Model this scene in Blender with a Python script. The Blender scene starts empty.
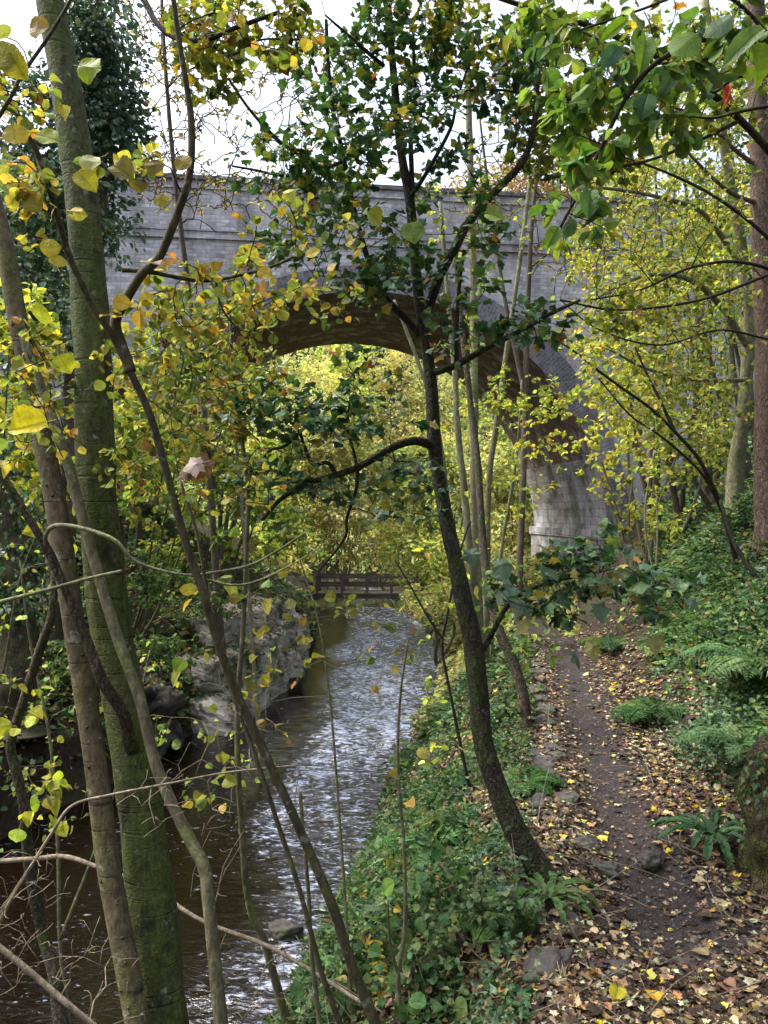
import bpy, math
import numpy as np
from mathutils import Vector

rng = np.random.default_rng(11)
R_ = math.radians
FPX, EYE = 745.0, 1.6
SC = bpy.context.scene
COL = SC.collection


def P(px, py, d):
    """photo pixel at depth d metres -> point in the place"""
    return np.array([(px - 384.0) / FPX * d, d, EYE - (py - 512.0) / FPX * d])


def nrm(v):
    return v / np.maximum(np.linalg.norm(v, axis=-1, keepdims=True), 1e-9)


# ------------------------------------------------------------------ noise
def _hash(i, j, k, s):
    h = (i * 374761393 + j * 668265263 + k * 2147483647 + s * 1274126177) & 0xFFFFFFFF
    h = ((h ^ (h >> 13)) * 1274126177) & 0xFFFFFFFF
    return ((h ^ (h >> 16)) & 0xFFFF) / 65535.0


def vnoise(x, y, z=0.0, s=0):
    x, y, z = np.broadcast_arrays(np.asarray(x, float), np.asarray(y, float), np.asarray(z, float))
    i, j, k = np.floor(x).astype(np.int64), np.floor(y).astype(np.int64), np.floor(z).astype(np.int64)
    u, v, w = x - i, y - j, z - k
    u, v, w = u * u * (3 - 2 * u), v * v * (3 - 2 * v), w * w * (3 - 2 * w)
    r = 0
    for a in (0, 1):
        for b in (0, 1):
            for c in (0, 1):
                r = r + _hash(i + a, j + b, k + c, s) * (u if a else 1 - u) * (v if b else 1 - v) * (w if c else 1 - w)
    return r * 2 - 1


def fbm(x, y, z=0.0, o=4, s=0):
    t, a, f = 0, 1.0, 1.0
    for q in range(o):
        t = t + a * vnoise(np.asarray(x) * f, np.asarray(y) * f, np.asarray(z) * f, s + q)
        a *= .5
        f *= 2.03
    return t


# ------------------------------------------------------------------ objects
def mk(name, V, Fs, mat, parent=None, base=None, col=None, uv=None, smooth=False):
    """one mesh object; Fs = list of (M,k) index arrays"""
    V = np.asarray(V, np.float32)
    if base is not None:
        V = V - np.asarray(base, np.float32)
    me = bpy.data.meshes.new(name)
    Fs = [np.asarray(f, np.int32) for f in Fs if len(f)]
    loops = np.concatenate([f.ravel() for f in Fs])
    sizes = np.concatenate([np.full(len(f), f.shape[1], np.int32) for f in Fs])
    starts = np.concatenate([[0], np.cumsum(sizes)[:-1]]).astype(np.int32)
    me.vertices.add(len(V)); me.vertices.foreach_set('co', V.ravel())
    me.loops.add(len(loops)); me.loops.foreach_set('vertex_index', loops)
    me.polygons.add(len(sizes)); me.polygons.foreach_set('loop_start', starts)
    me.polygons.foreach_set('use_smooth', np.full(len(sizes), smooth, bool))
    if col is not None:
        at = me.color_attributes.new('leaf_colour', 'FLOAT_COLOR', 'POINT')
        c = np.ones((len(V), 4), np.float32); c[:, :3] = col
        at.data.foreach_set('color', c.ravel())
    if uv is not None:
        ul = me.uv_layers.new(name='UVMap')
        ul.data.foreach_set('uv', np.asarray(uv, np.float32)[loops].ravel())
    me.materials.append(mat)
    me.update(); me.validate()
    o = bpy.data.objects.new(name, me)
    COL.objects.link(o)
    if parent is not None:
        o.parent = parent
    elif base is not None:
        o.location = base
    return o


def tag(o, label=None, cat=None, group=None, kind=None):
    if label: o['label'] = label
    if cat: o['category'] = cat
    if group: o['group'] = group
    if kind: o['kind'] = kind
    return o


def thing(name, base, label, cat, group=None):
    o = bpy.data.objects.new(name, None)
    o.empty_display_size = .1
    COL.objects.link(o)
    o.location = base
    return tag(o, label, cat, group)


# ------------------------------------------------------------------ materials
class NT:
    def __init__(s, name):
        s.m = bpy.data.materials.new(name); s.m.use_nodes = True
        s.t = s.m.node_tree; s.t.nodes.clear()
        s.out = s.n('ShaderNodeOutputMaterial')

    def n(s, typ, **kw):
        nd = s.t.nodes.new(typ)
        for k, v in kw.items():
            if k[0] == '_': setattr(nd, k[1:], v)
            else: s.set(nd, k, v)
        return nd

    def set(s, nd, k, v):
        inp = nd.inputs[int(k[1:])] if (k[0] == 'i' and k[1:].isdigit()) else nd.inputs[k.replace('__', ' ')]
        if hasattr(v, 'is_linked'): s.t.links.new(v, inp)
        elif isinstance(v, (tuple, list)) and len(v) == 3 and inp.type == 'RGBA': inp.default_value = (*v, 1)
        else: inp.default_value = v

    def noise(s, vec, scale, detail=5, rough=.6, dist=0):
        return s.n('ShaderNodeTexNoise', Vector=vec, Scale=scale, Detail=detail, Roughness=rough, Distortion=dist).outputs['Fac']

    def mapv(s, vec, scale=(1, 1, 1), rot=(0, 0, 0)):
        return s.n('ShaderNodeMapping', Vector=vec, Scale=scale, Rotation=rot).outputs[0]

    def ramp(s, fac, stops):
        r = s.n('ShaderNodeValToRGB', Fac=fac)
        e = r.color_ramp.elements
        while len(e) < len(stops): e.new(.5)
        for q, (p, c) in zip(e, stops):
            q.position = p
            q.color = (*c, 1) if isinstance(c, (tuple, list)) else (c, c, c, 1)
        return r.outputs['Color']

    def mix(s, fac, a, b, mode='MIX'):
        m = s.n('ShaderNodeMix', _data_type='RGBA', _blend_type=mode)
        s.set(m, 'i0', fac); s.set(m, 'i6', a); s.set(m, 'i7', b)
        return m.outputs[2]

    def math(s, op, a, b=0.0):
        return s.n('ShaderNodeMath', _operation=op, i0=a, i1=b).outputs[0]

    def bump(s, h, strength=.5, dist=.02, normal=None):
        b = s.n('ShaderNodeBump', Height=h, Strength=strength, Distance=dist)
        if normal is not None: s.set(b, 'Normal', normal)
        return b.outputs[0]

    def done(s, spec=.2, **kw):
        p = s.n('ShaderNodeBsdfPrincipled', **kw)
        p.inputs['Specular IOR Level'].default_value = spec
        s.t.links.new(p.outputs[0], s.out.inputs[0])
        return s.m


def leaf_material(name, rough=.45, trans=.35, spec=.5, vein=.5, brown=.6):
    t = NT(name)
    c = t.n('ShaderNodeAttribute', _attribute_name='leaf_colour').outputs['Color']
    tc = t.n('ShaderNodeTexCoord')
    oc = tc.outputs['Object']
    sx = t.n('ShaderNodeSeparateXYZ', Vector=tc.outputs['UV'])
    ux, uy = sx.outputs[0], t.math('ABSOLUTE', sx.outputs[1])
    nz = t.noise(oc, 38, 4, .65)
    c2 = t.mix(1.0, c, t.ramp(nz, [(.25, .55), (.75, 1.3)]), 'MULTIPLY')
    if vein:
        side = t.math('FRACT', t.math('MULTIPLY', t.math('SUBTRACT', ux, t.math('MULTIPLY', uy, .75)), 7.0))
        side = t.ramp(t.math('ABSOLUTE', t.math('SUBTRACT', side, .5)), [(.38, 0.0), (.5, 1.0)])
        rib = t.ramp(uy, [(.012, 1.0), (.035, 0.0)])
        vn = t.math('MAXIMUM', rib, t.math('MULTIPLY', side, .6))
        c2 = t.mix(t.math('MULTIPLY', vn, vein), c2, t.mix(1.0, c2, (.5, .55, .45), 'MULTIPLY'))
    edge = t.math('ADD', t.math('MULTIPLY', uy, .8), t.math('MULTIPLY', nz, .5))
    c2 = t.mix(t.math('MULTIPLY', t.ramp(edge, [(.54, 0.0), (.66, 1.0)]), brown), c2, t.mix(1.0, c2, (.75, .38, .3), 'MULTIPLY'))
    spots = t.ramp(t.noise(oc, 160, 2, .5), [(.66, 0.0), (.72, 1.0)])
    c2 = t.mix(t.math('MULTIPLY', spots, .6), c2, (.06, .03, .012))
    p = t.n('ShaderNodeBsdfPrincipled', Base__Color=c2, Roughness=rough)
    p.inputs['Specular IOR Level'].default_value = spec
    t.set(p, 'Normal', t.bump(t.math('SUBTRACT', nz, t.math('MULTIPLY', vn, .4)) if vein else nz, .35, .004))
    tr = t.n('ShaderNodeBsdfTranslucent', Color=t.mix(1.0, c2, (1.1, 1.12, .7), 'MULTIPLY'))
    mx = t.n('ShaderNodeMixShader', Fac=trans)
    t.t.links.new(p.outputs[0], mx.inputs[1]); t.t.links.new(tr.outputs[0], mx.inputs[2])
    t.t.links.new(mx.outputs[0], t.out.inputs[0])
    return t.m


def bark_material(name, light, dark, moss=None, moss_amt=.5, scale=14, stretch=.22, bump=.5, rings=0.0, lichen=0.0, blotch=.3, cracks=0.0):
    t = NT(name)
    oc = t.n('ShaderNodeTexCoord').outputs['Object']
    v = t.mapv(oc, (1, 1, stretch))
    n1 = t.noise(v, scale, 6, .65, .4)
    n2 = t.noise(oc, 3.2, 4, .6)
    c = t.mix(t.ramp(n1, [(.32, 0.0), (.68, 1.0)]), dark, light)
    c = t.mix(t.math('MULTIPLY', t.ramp(n2, [(.4, 0.0), (.65, 1.0)]), .55), c, tuple(x * .45 for x in light))
    h = n1
    if rings:
        vr = t.mapv(oc, (1.2, 1.2, 26))
        nr = t.ramp(t.noise(vr, 1.6, 3, .5), [(.6, 0.0), (.68, 1.0)])
        c = t.mix(t.math('MULTIPLY', nr, rings), c, tuple(x * .35 for x in dark))
        h = t.math('SUBTRACT', h, t.math('MULTIPLY', nr, .4))
    if lichen:
        ln = t.ramp(t.noise(oc, 22, 4, .6), [(.6, 0.0), (.66, 1.0)])
        c = t.mix(t.math('MULTIPLY', ln, lichen), c, (.33, .35, .28))
    if moss:
        mn = t.noise(oc, 5.0, 6, .72)
        fine = t.noise(oc, 90, 3, .7)
        mf = t.ramp(mn, [(max(0.0, .62 - moss_amt * .4), 0.0), (min(1.0, .74 - moss_amt * .3), 1.0)])
        mc = t.mix(fine, tuple(x * .45 for x in moss), tuple(x * 1.5 for x in moss))
        c = t.mix(t.math('MULTIPLY', mf, .92), c, mc)
        h = t.math('ADD', h, t.math('MULTIPLY', t.math('MULTIPLY', mf, fine), .8))
    f1 = t.noise(t.mapv(oc, (1, 1, .45)), 55, 5, .75)
    c = t.mix(1.0, c, t.ramp(f1, [(.28, .38), (.5, .95), (.72, 1.6)]), 'MULTIPLY')
    blot = t.ramp(t.noise(t.mapv(oc, (1, 1, .5), (.3, .2, 0)), 7.5, 6, .7), [(.54, 0.0), (.66, 1.0)])
    c = t.mix(t.math('MULTIPLY', blot, blotch), c, (.014, .013, .009))
    crk = t.n('ShaderNodeTexVoronoi', _feature='DISTANCE_TO_EDGE', Vector=t.mix(.10, t.mapv(oc, (1, 1, stretch * .45)), t.n('ShaderNodeTexNoise', Vector=oc, Scale=14.0, Detail=4.0).outputs['Color']), Scale=scale * 2.2).outputs['Distance']
    crack = t.math('MULTIPLY', t.ramp(crk, [(.0, 1.0), (.14, 0.0)]), t.ramp(n1, [(.35, 0.2), (.6, 1.0)]))
    c = t.mix(t.math('MULTIPLY', crack, cracks), c, (.012, .01, .008))
    h = t.math('SUBTRACT', t.math('ADD', h, t.math('MULTIPLY', f1, .5)), t.math('MULTIPLY', crack, cracks))
    return t.done(Base__Color=c, Roughness=.85, Normal=t.bump(h, min(1, bump * 1.5), .015))


M = {}
M['leaf'] = leaf_material('leaf_soft', .5, .45, .2, brown=.3)
M['leaf_glossy'] = leaf_material('leaf_glossy', .38, .25, .35, brown=.3)
M['leaf_dead'] = leaf_material('leaf_dead', .65, .1, .2)
M['leaf_far'] = leaf_material('leaf_far', .6, .4, .1, 0, 0)
M['bark_mossy'] = bark_material('bark_mossy', (.10, .10, .042), (.02, .022, .009), (.062, .078, .015), .7, 16, .3, .55, rings=.1, lichen=.5, blotch=.85)
M['bark_smooth'] = bark_material('bark_smooth', (.145, .112, .062), (.06, .047, .026), (.10, .11, .03), .25, 20, .5, .3, rings=.8, lichen=.4, blotch=.3)
M['bark_stem'] = bark_material('bark_stem', (.15, .13, .075), (.06, .055, .03), (.10, .13, .03), .3, 30, .3, .3, lichen=.4, blotch=.4)
M['bark_brown'] = bark_material('bark_brown', (.085, .072, .038), (.028, .024, .014), (.06, .07, .016), .25, 30, .3, .4, lichen=.3, blotch=.5)
M['bark_dark'] = bark_material('bark_dark', (.045, .037, .028), (.014, .012, .01), (.05, .07, .015), .2, 26, .2, .8)
M['bark_dead'] = bark_material('bark_dead', (.27, .22, .15), (.12, .09, .06), None, 0, 30, .2, .4)
M['bark_lichen'] = bark_material('bark_lichen', (.20, .20, .12), (.08, .08, .045), (.16, .19, .06), .4, 30, .3, .4)
M['bark_pale'] = bark_material('bark_pale', (.24, .225, .14), (.10, .095, .055), (.12, .14, .04), .3, 14, .25, .5, lichen=.4, blotch=.35)
M['bark_red'] = bark_material('bark_red', (.21, .145, .105), (.09, .058, .042), None, 0, 18, .12, .9, lichen=.25, cracks=.7)
M['bark_far'] = bark_material('bark_far', (.14, .115, .085), (.05, .04, .03), None, 0, 8, .2, .5)
M['bark_cracked'] = bark_material('bark_cracked', (.15, .115, .08), (.04, .032, .02), (.06, .085, .012), .35, 22, .16, .9, cracks=.8, blotch=.5)
M['bark_stump'] = bark_material('bark_stump', (.12, .085, .05), (.03, .022, .014), (.07, .09, .012), .5, 16, .1, 1.0, cracks=.9, blotch=.6)
M['bark_sycamore'] = bark_material('bark_sycamore', (.06, .05, .028), (.015, .013, .008), (.04, .058, .009), .42, 20, .14, .9, cracks=.9, blotch=.6, lichen=.12)


# ------------------------------------------------------------------ terrain
def curve(pts):
    a = np.array(pts, float)
    return lambda y: np.interp(y, a[:, 0], a[:, 1])


edge_r = curve([(-10, -2.8), (0, -2.3), (3, -1.65), (5, -1.1), (6.8, -.72), (8, -.46), (9.6, -.18), (11.4, .1), (14, .5), (17, 1.25), (22, 1.67), (27, 1.2), (31, .6), (36, .4), (41, -.5), (45, -3), (50, -14), (60, -40)])
edge_l = curve([(-10, -6), (0, -5.4), (6, -5), (9, -4.75), (12, -4.0), (13.5, -3.55), (16, -2.45), (17.5, -2.05), (21, -2.05), (28, -2.5), (36, -3.2), (41, -5), (45, -9), (50, -21), (60, -50)])
path_x = curve([(-10, -1.6), (0, .30), (1.5, .85), (2.5, 1.10), (3.3, 1.13), (4.1, 1.23), (5.7, 1.50), (8, 1.93), (10, 2.3), (14, 3.0), (18, 3.6), (22, 3.9), (30, 4.2), (45, 4.2), (90, 4)])
path_z = curve([(-10, 0), (9.2, 0), (10.2, -.08), (12, -.5), (16, -1.05), (22, -1.35), (40, -1.35), (90, -1.35)])
half_l = curve([(0, .55), (2.6, .52), (4, .36), (6, .28), (10, .3), (90, .5)])
half_r = curve([(0, .75), (2.6, .75), (4, .52), (6, .5), (10, .45), (90, .6)])
WATER = -2.5


_er, _el = edge_r, edge_l
edge_r = lambda y: _er(y) + .13 * vnoise(np.asarray(y) * 1.3, 3.3, 0, 61) + .05 * vnoise(np.asarray(y) * 4.1, 1.3, 0, 62)
edge_l = lambda y: _el(y) + .18 * vnoise(np.asarray(y) * 1.1, 7.3, 0, 63)


def smooth(t):
    t = np.clip(t, 0, 1)
    return t * t * (3 - 2 * t)


def H(x, y):
    x, y = np.asarray(x, float), np.asarray(y, float)
    er, el, zp = edge_r(y), edge_l(y), path_z(y)
    pl, pr = path_x(y) - half_l(y), path_x(y) + half_r(y)
    n = fbm(x * .9, y * .9, 0, 4, 3)
    nf = fbm(x * 4, y * 4, 0, 3, 9)
    # right bank between water and path
    t = np.clip((pl - x) / np.maximum(pl - er, .3), 0, 1)
    bank = zp + (WATER - .05 - zp) * t ** 1.45 * (1.0 + .22 * np.sin(t * np.pi))
    bank = bank + (n * .11 + nf * .035) * np.minimum(1, t * 4) * np.minimum(1, (1 - t) * 5)
    # path with a worn hollow
    c = (x - path_x(y))
    pth = zp - .05 * np.exp(-(c / .22) ** 2) + nf * .012 + n * .015
    s = np.maximum(x - pr, 0)
    up = .80 * (np.sqrt(s * s + .05) - .2236)
    up = np.where(s > 11, up - (s - 11) * .4, up)
    slope = pth + up + (n * .16 + nf * .04) * np.minimum(1, s * 1.5)
    # left bank
    q = np.maximum(el - x, 0)
    left = WATER + .7 * smooth(q / .35) + .55 * np.maximum(q - .1, 0) + (n * .25 + nf * .05) * np.minimum(1, q)
    left = np.where(q > 16, left - (q - 16) * .35, left)
    bed = WATER - .5 - .15 * n
    mid = (el + er) / 2
    z = np.where(x >= pl, np.where(x > pr, slope, pth), np.where(x > er, bank, np.where(x > el, bed, left)))
    edge = np.minimum(np.abs(x - er), np.abs(x - el))
    z = np.where((x > el) & (x < er), WATER - .05 - .5 * smooth(edge / .6), z)
    hill = WATER + np.clip(.85 * (y - 43 + .25 * np.abs(x - 3)), 0, 22) + n * .4
    z = np.where(y > 40, np.maximum(z, hill), z)
    return z


def hit(px, py, near=1.2, far=70):
    """where the ray through a photo pixel meets the ground"""
    d = np.geomspace(near, far, 1500)
    x, z = (px - 384) / FPX * d, EYE - (py - 512) / FPX * d
    g = H(x, d)
    k = np.argmax(z < g)
    return np.array([x[k], d[k], g[k]])


def grid_mesh(name, X, Y, Z, mat, uv=False):
    ny, nx = X.shape
    V = np.stack([X, Y, Z], -1).reshape(-1, 3)
    i = np.arange(ny * nx).reshape(ny, nx)
    Fq = np.stack([i[:-1, :-1], i[:-1, 1:], i[1:, 1:], i[1:, :-1]], -1).reshape(-1, 4)
    return mk(name, V, [Fq], mat, smooth=True)


def axis(parts):
    out = [np.arange(a, b, s) for a, b, s in parts]
    return np.concatenate(out + [[parts[-1][1]]])


t = NT('ground_soil')
oc = t.n('ShaderNodeTexCoord').outputs['Object']
n1 = t.noise(oc, 1.3, 6, .65); n2 = t.noise(oc, 14, 6, .7); n3 = t.noise(oc, 70, 3, .6)
c = t.mix(t.ramp(n2, [(.35, 0.0), (.65, 1.0)]), (.014, .010, .007), (.05, .034, .022))
c = t.mix(t.ramp(n1, [(.5, 0.0), (.62, .7)]), c, (.035, .045, .014))
c = t.mix(t.ramp(n3, [(.62, 0.0), (.7, .6)]), c, (.14, .10, .06))
M['soil'] = t.done(Base__Color=c, Roughness=.92, Normal=t.bump(t.math('ADD', n2, t.math('MULTIPLY', n3, .5)), .9, .04))

xs = axis([(-140, -40, 10), (-40, -12, 1.0), (-12, -5, .25), (-5, 5, .07), (5, 14, .25), (14, 40, 1.2), (40, 140, 10)])
ys = axis([(-30, -4, 2), (-4, 1, .2), (1, 12, .07), (12, 30, .22), (30, 70, .8), (70, 200, 8)])
X, Y = np.meshgrid(xs, ys)
tag(grid_mesh('ground', X, Y, H(X, Y), M['soil']), kind='structure')

# path: a muddy worn sheet a few mm above the ground
t = NT('path_mud')
oc = t.n('ShaderNodeTexCoord').outputs['Object']
n1 = t.noise(oc, 3, 5, .6); n2 = t.noise(oc, 28, 5, .7); n3 = t.noise(oc, 110, 3, .6)
c = t.mix(t.ramp(n2, [(.3, 0.0), (.7, 1.0)]), (.020, .015, .014), (.055, .043, .040))
c = t.mix(t.ramp(n1, [(.45, 0.0), (.6, .75)]), c, (.022, .016, .014))
c = t.mix(t.ramp(n3, [(.66, 0.0), (.72, .7)]), c, (.16, .14, .13))
M['mud'] = t.done(Base__Color=c, Roughness=t.ramp(n1, [(.4, .55), (.6, .8)]), Normal=t.bump(t.math('ADD', n2, t.math('MULTIPLY', n3, .6)), .9, .03))
yy = axis([(-9, 1, .25), (1, 10, .05), (10, 40, .25)])
uu = np.linspace(-1, 1, 25)
wob = fbm(yy * 1.7, 0, 0, 3, 40) * .09
X = path_x(yy)[:, None] + np.where(uu < 0, uu * (half_l(yy)[:, None] * .85), uu * half_r(yy)[:, None] * .72) + wob[:, None] * np.abs(uu)
Y = np.repeat(yy[:, None], len(uu), 1)
tag(grid_mesh('path', X, Y, H(X, Y) + .006, M['mud']), kind='structure')

# river: real ripples, stronger in the riffle on the right
t = NT('river_water')
oc = t.n('ShaderNodeTexCoord').outputs['Object']
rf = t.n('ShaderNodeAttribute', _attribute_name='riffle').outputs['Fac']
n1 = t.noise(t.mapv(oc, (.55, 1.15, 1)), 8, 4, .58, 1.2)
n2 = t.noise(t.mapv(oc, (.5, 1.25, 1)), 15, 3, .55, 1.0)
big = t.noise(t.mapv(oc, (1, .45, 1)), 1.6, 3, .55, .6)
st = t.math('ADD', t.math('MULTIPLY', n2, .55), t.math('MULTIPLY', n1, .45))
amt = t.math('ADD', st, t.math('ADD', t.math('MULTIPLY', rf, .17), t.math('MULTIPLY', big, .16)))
glint_foam = t.ramp(amt, [(.70, 0.0), (.82, 1.0)])  # sky glints on the ripples, painted into the water colour as pale streaks
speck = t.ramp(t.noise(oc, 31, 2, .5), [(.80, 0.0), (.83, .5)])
glint_foam = t.math('MAXIMUM', t.math('MULTIPLY', glint_foam, .9), speck)
c = t.mix(glint_foam, (.0045, .0024, .0013), (.32, .355, .45))
M['water'] = t.done(spec=.5, Base__Color=c, Roughness=t.math('ADD', t.math('MULTIPLY', glint_foam, .3), .04), IOR=1.6,
                    Normal=t.bump(t.math('MULTIPLY', t.math('ADD', n1, t.math('MULTIPLY', n2, .5)), t.math('ADD', t.math('MULTIPLY', rf, .9), .1)), .8, .06))
yy = axis([(-9, 4, .4), (4, 14, .035), (14, 30, .07), (30, 46, .4), (46, 60, 2)])
uu = np.linspace(0, 1, 130)
X = (edge_l(yy) - .4)[:, None] + uu[None] * (edge_r(yy) - edge_l(yy) + .7)[:, None]
Y = np.repeat(yy[:, None], len(uu), 1)
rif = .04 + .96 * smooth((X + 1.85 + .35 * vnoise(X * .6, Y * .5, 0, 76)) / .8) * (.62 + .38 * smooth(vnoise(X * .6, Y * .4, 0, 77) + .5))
W = fbm(X * 2.1 + .5 * Y, Y * 3.6, 0, 2, 50) * .045 + fbm(X * 7 - .8 * Y, Y * 10, 0, 2, 60) * .016
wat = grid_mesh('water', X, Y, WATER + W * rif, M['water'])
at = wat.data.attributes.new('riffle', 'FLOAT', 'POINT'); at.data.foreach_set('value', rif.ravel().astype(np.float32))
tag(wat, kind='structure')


# ------------------------------------------------------------------ tubes
def spline(pts, n):
    """Catmull-Rom through pts"""
    p = np.asarray(pts, float)
    if len(p) == 2:
        return p[0] + (p[1] - p[0]) * np.linspace(0, 1, n)[:, None]
    p = np.vstack([2 * p[0] - p[1], p, 2 * p[-1] - p[-2]])
    m = len(p) - 3
    tt = np.linspace(0, m, n)
    k = np.minimum(tt.astype(int), m - 1)
    f = (tt - k)[:, None]
    a, b, c_, d = p[k], p[k + 1], p[k + 2], p[k + 3]
    return .5 * (2 * b + (c_ - a) * f + (2 * a - 5 * b + 4 * c_ - d) * f ** 2 + (3 * b - a - 3 * c_ + d) * f ** 3)


class Tubes:
    def __init__(s):
        s.V, s.F, s.T, s.n = [], [], [], 0

    def add(s, pts, rad, sides=6, lump=0.0, seed=0):
        pts = np.asarray(pts, float); m = len(pts)
        rad = np.broadcast_to(np.asarray(rad, float), (m,))
        tan = nrm(np.gradient(pts, axis=0))
        up = np.array([.3, 1, .1]) if abs(tan[0][2]) > .6 else np.array([0, .1, 1.])
        a = np.empty((m, 3)); cur = nrm(np.cross(tan[0], up))
        for i in range(m):
            cur = cur - tan[i] * (cur @ tan[i]); cur = cur / (np.linalg.norm(cur) + 1e-9)
            a[i] = cur
        b = np.cross(tan, a)
        th = np.linspace(0, 2 * np.pi, sides, endpoint=False)
        rr = np.repeat(rad[:, None], sides, 1)
        if lump:
            L = np.cumsum(np.r_[0, np.linalg.norm(np.diff(pts, axis=0), axis=1)])
            rr = rr * (1 + lump * fbm(np.cos(th)[None] * 1.2 + 5 + seed, np.sin(th)[None] * 1.2 + 3, (L * 5)[:, None], 3, 21 + seed))
        v = pts[:, None] + rr[..., None] * (np.cos(th)[None, :, None] * a[:, None] + np.sin(th)[None, :, None] * b[:, None])
        i = np.arange(m * sides).reshape(m, sides) + s.n
        j = np.roll(i, -1, 1)
        s.F.append(np.stack([i[:-1], j[:-1], j[1:], i[1:]], -1).reshape(-1, 4))
        s.V.append(v.reshape(-1, 3)); s.n += m * sides
        s.V.append(pts[[0, -1]]); c0 = s.n; s.n += 2
        s.T.append(np.stack([j[0], i[0], np.full(sides, c0)], -1)); s.T.append(np.stack([i[-1], j[-1], np.full(sides, c0 + 1)], -1))

    def build(s, name, mat, parent=None, base=None, tw=None, twmat=None):
        if tw is None or not tw.V:
            return mk(name, np.vstack(s.V), [np.vstack(s.F), np.vstack(s.T)], mat, parent, base, smooth=True)
        F, T, F2, T2 = np.vstack(s.F), np.vstack(s.T), np.vstack(tw.F) + s.n, np.vstack(tw.T) + s.n
        o = mk(name, np.vstack(s.V + tw.V), [F, F2, T, T2], mat, parent, base, smooth=True)
        o.data.materials.append(twmat)
        o.data.polygons.foreach_set('material_index', np.r_[np.zeros(len(F)), np.ones(len(F2)), np.zeros(len(T)), np.ones(len(T2))].astype(np.int32))
        return o


def stem_px(tb, pts, w0, w1, d=None, sides=10, n=None, lump=.10, ground=False, wpow=1.0):
    """tube through photo points (px, py, depth); widths in pixels at the ends. Ordered from base to tip."""
    q = np.array([P(*(p if len(p) == 3 else (*p, d))) for p in pts])
    dd = np.array([(p[2] if len(p) == 3 else d) for p in pts])
    if ground:
        b = q[0]; dirn = nrm(q[0] - q[1]); dirn[2] = min(dirn[2], -.6); dirn = nrm(dirn)
        for k in range(200):
            if b[2] < H(b[0], b[1]) - .12: break
            b = b + dirn * .05
        if k > 2:
            q = np.vstack([b, q]); dd = np.r_[dd[0], dd]
    n = n or max(8, 7 * len(q))
    c = spline(q, n)
    f = np.linspace(0, 1, n) ** wpow
    dep = np.interp(np.linspace(0, 1, n), np.linspace(0, 1, len(dd)), dd)
    r = (w0 + (w1 - w0) * f) * .5 / FPX * dep
    if ground:
        r = r * (1 + .55 * np.exp(-np.arange(n) / (n * .05)))
    tb.add(c, r, sides, lump, seed=int(abs(c[0, 0] * 100)) % 50)
    return c, r


# ------------------------------------------------------------------ leaves
def tpl_from_half(h, fold=.12, droop=.16):
    h = np.array(h, float)
    k = len(h)
    rib = np.stack([h[:, 0], 0 * h[:, 0]], 1)
    pts = np.vstack([rib, np.stack([h[:, 0], h[:, 1]], 1)[1:-1], np.stack([h[:, 0], -h[:, 1]], 1)[1:-1]])
    z = fold * np.abs(pts[:, 1]) * 2 - droop * pts[:, 0] ** 2
    V = np.c_[pts, z]
    Q, T = [], []
    for side in (0, 1):
        e = lambda i: k + side * (k - 2) + (i - 1)
        for i in range(k - 1):
            if i == 0: f = [0, 1, e(1)]
            elif i == k - 2: f = [i, k - 1, e(i)]
            else: f = [i, i + 1, e(i + 1), e(i)]
            if side: f = f[::-1]
            (T if len(f) == 3 else Q).append(f)
    return V, [np.array(Q), np.array(T)] if Q else [np.array(T)]


def tpl_fan(out, ctr, zf):
    out = np.array(out, float)
    full = np.vstack([out, (out * [1, -1])[-2:0:-1]])
    V = np.vstack([[*ctr, 0.03], np.c_[full, zf(full)]])
    n = len(full)
    T = np.array([[0, 1 + i, 1 + (i + 1) % n] for i in range(n)])
    return V, [T]


TPL = {}
TPL['small'] = tpl_from_half([(0, 0), (.45, .30), (1, 0)], .3, .12)
TPL['six'] = tpl_from_half([(0, 0), (.28, .33), (.68, .30), (1, 0)], .22, .18)
TPL['ovate'] = tpl_from_half([(0, 0), (.07, .2), (.2, .36), (.40, .43), (.6, .40), (.78, .28), (.9, .13), (1, 0)], .14, .2)
ser = [(0, 0), (.03, .2), (.10, .27), (.12, .34), (.21, .38), (.25, .43), (.36, .44), (.42, .48), (.52, .45), (.58, .46), (.66, .40), (.72, .39), (.78, .31), (.84, .27), (.88, .17), (.94, .10), (1, 0)]
TPL['hazel'] = tpl_from_half(ser, .13, .18)
TPL['broad'] = tpl_from_half([(a, b * .78) for a, b in ser], .16, .22)
TPL['lance'] = tpl_from_half([(0, 0), (.2, .10), (.5, .13), (.8, .08), (1, 0)], .2, .35)
TPL['maple'] = tpl_fan([(0, 0), (-.08, .10), (-.03, .24), (-.08, .38), (.08, .38), (.20, .34), (.28, .44), (.38, .50), (.48, .62), (.54, .48), (.62, .42), (.62, .30), (.72, .28), (.80, .20), (.90, .14), (1, 0)],
                       (.28, 0), lambda f: -.10 * np.hypot(f[:, 0] - .3, f[:, 1]) - .10 * f[:, 0] ** 2)
TPL['ivy'] = tpl_fan([(0, 0), (-.06, .30), (.18, .28), (.34, .46), (.48, .24), (1, 0)], (.3, 0), lambda f: -.12 * np.abs(f[:, 1]))
TPL['curl'] = tpl_fan([(0, 0), (.05, .28), (.3, .25), (.45, .40), (.62, .2), (1, 0)], (.4, 0), lambda f: .22 * np.abs(f[:, 1]) + .18 * (f[:, 0] - .4) ** 2)


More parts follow.
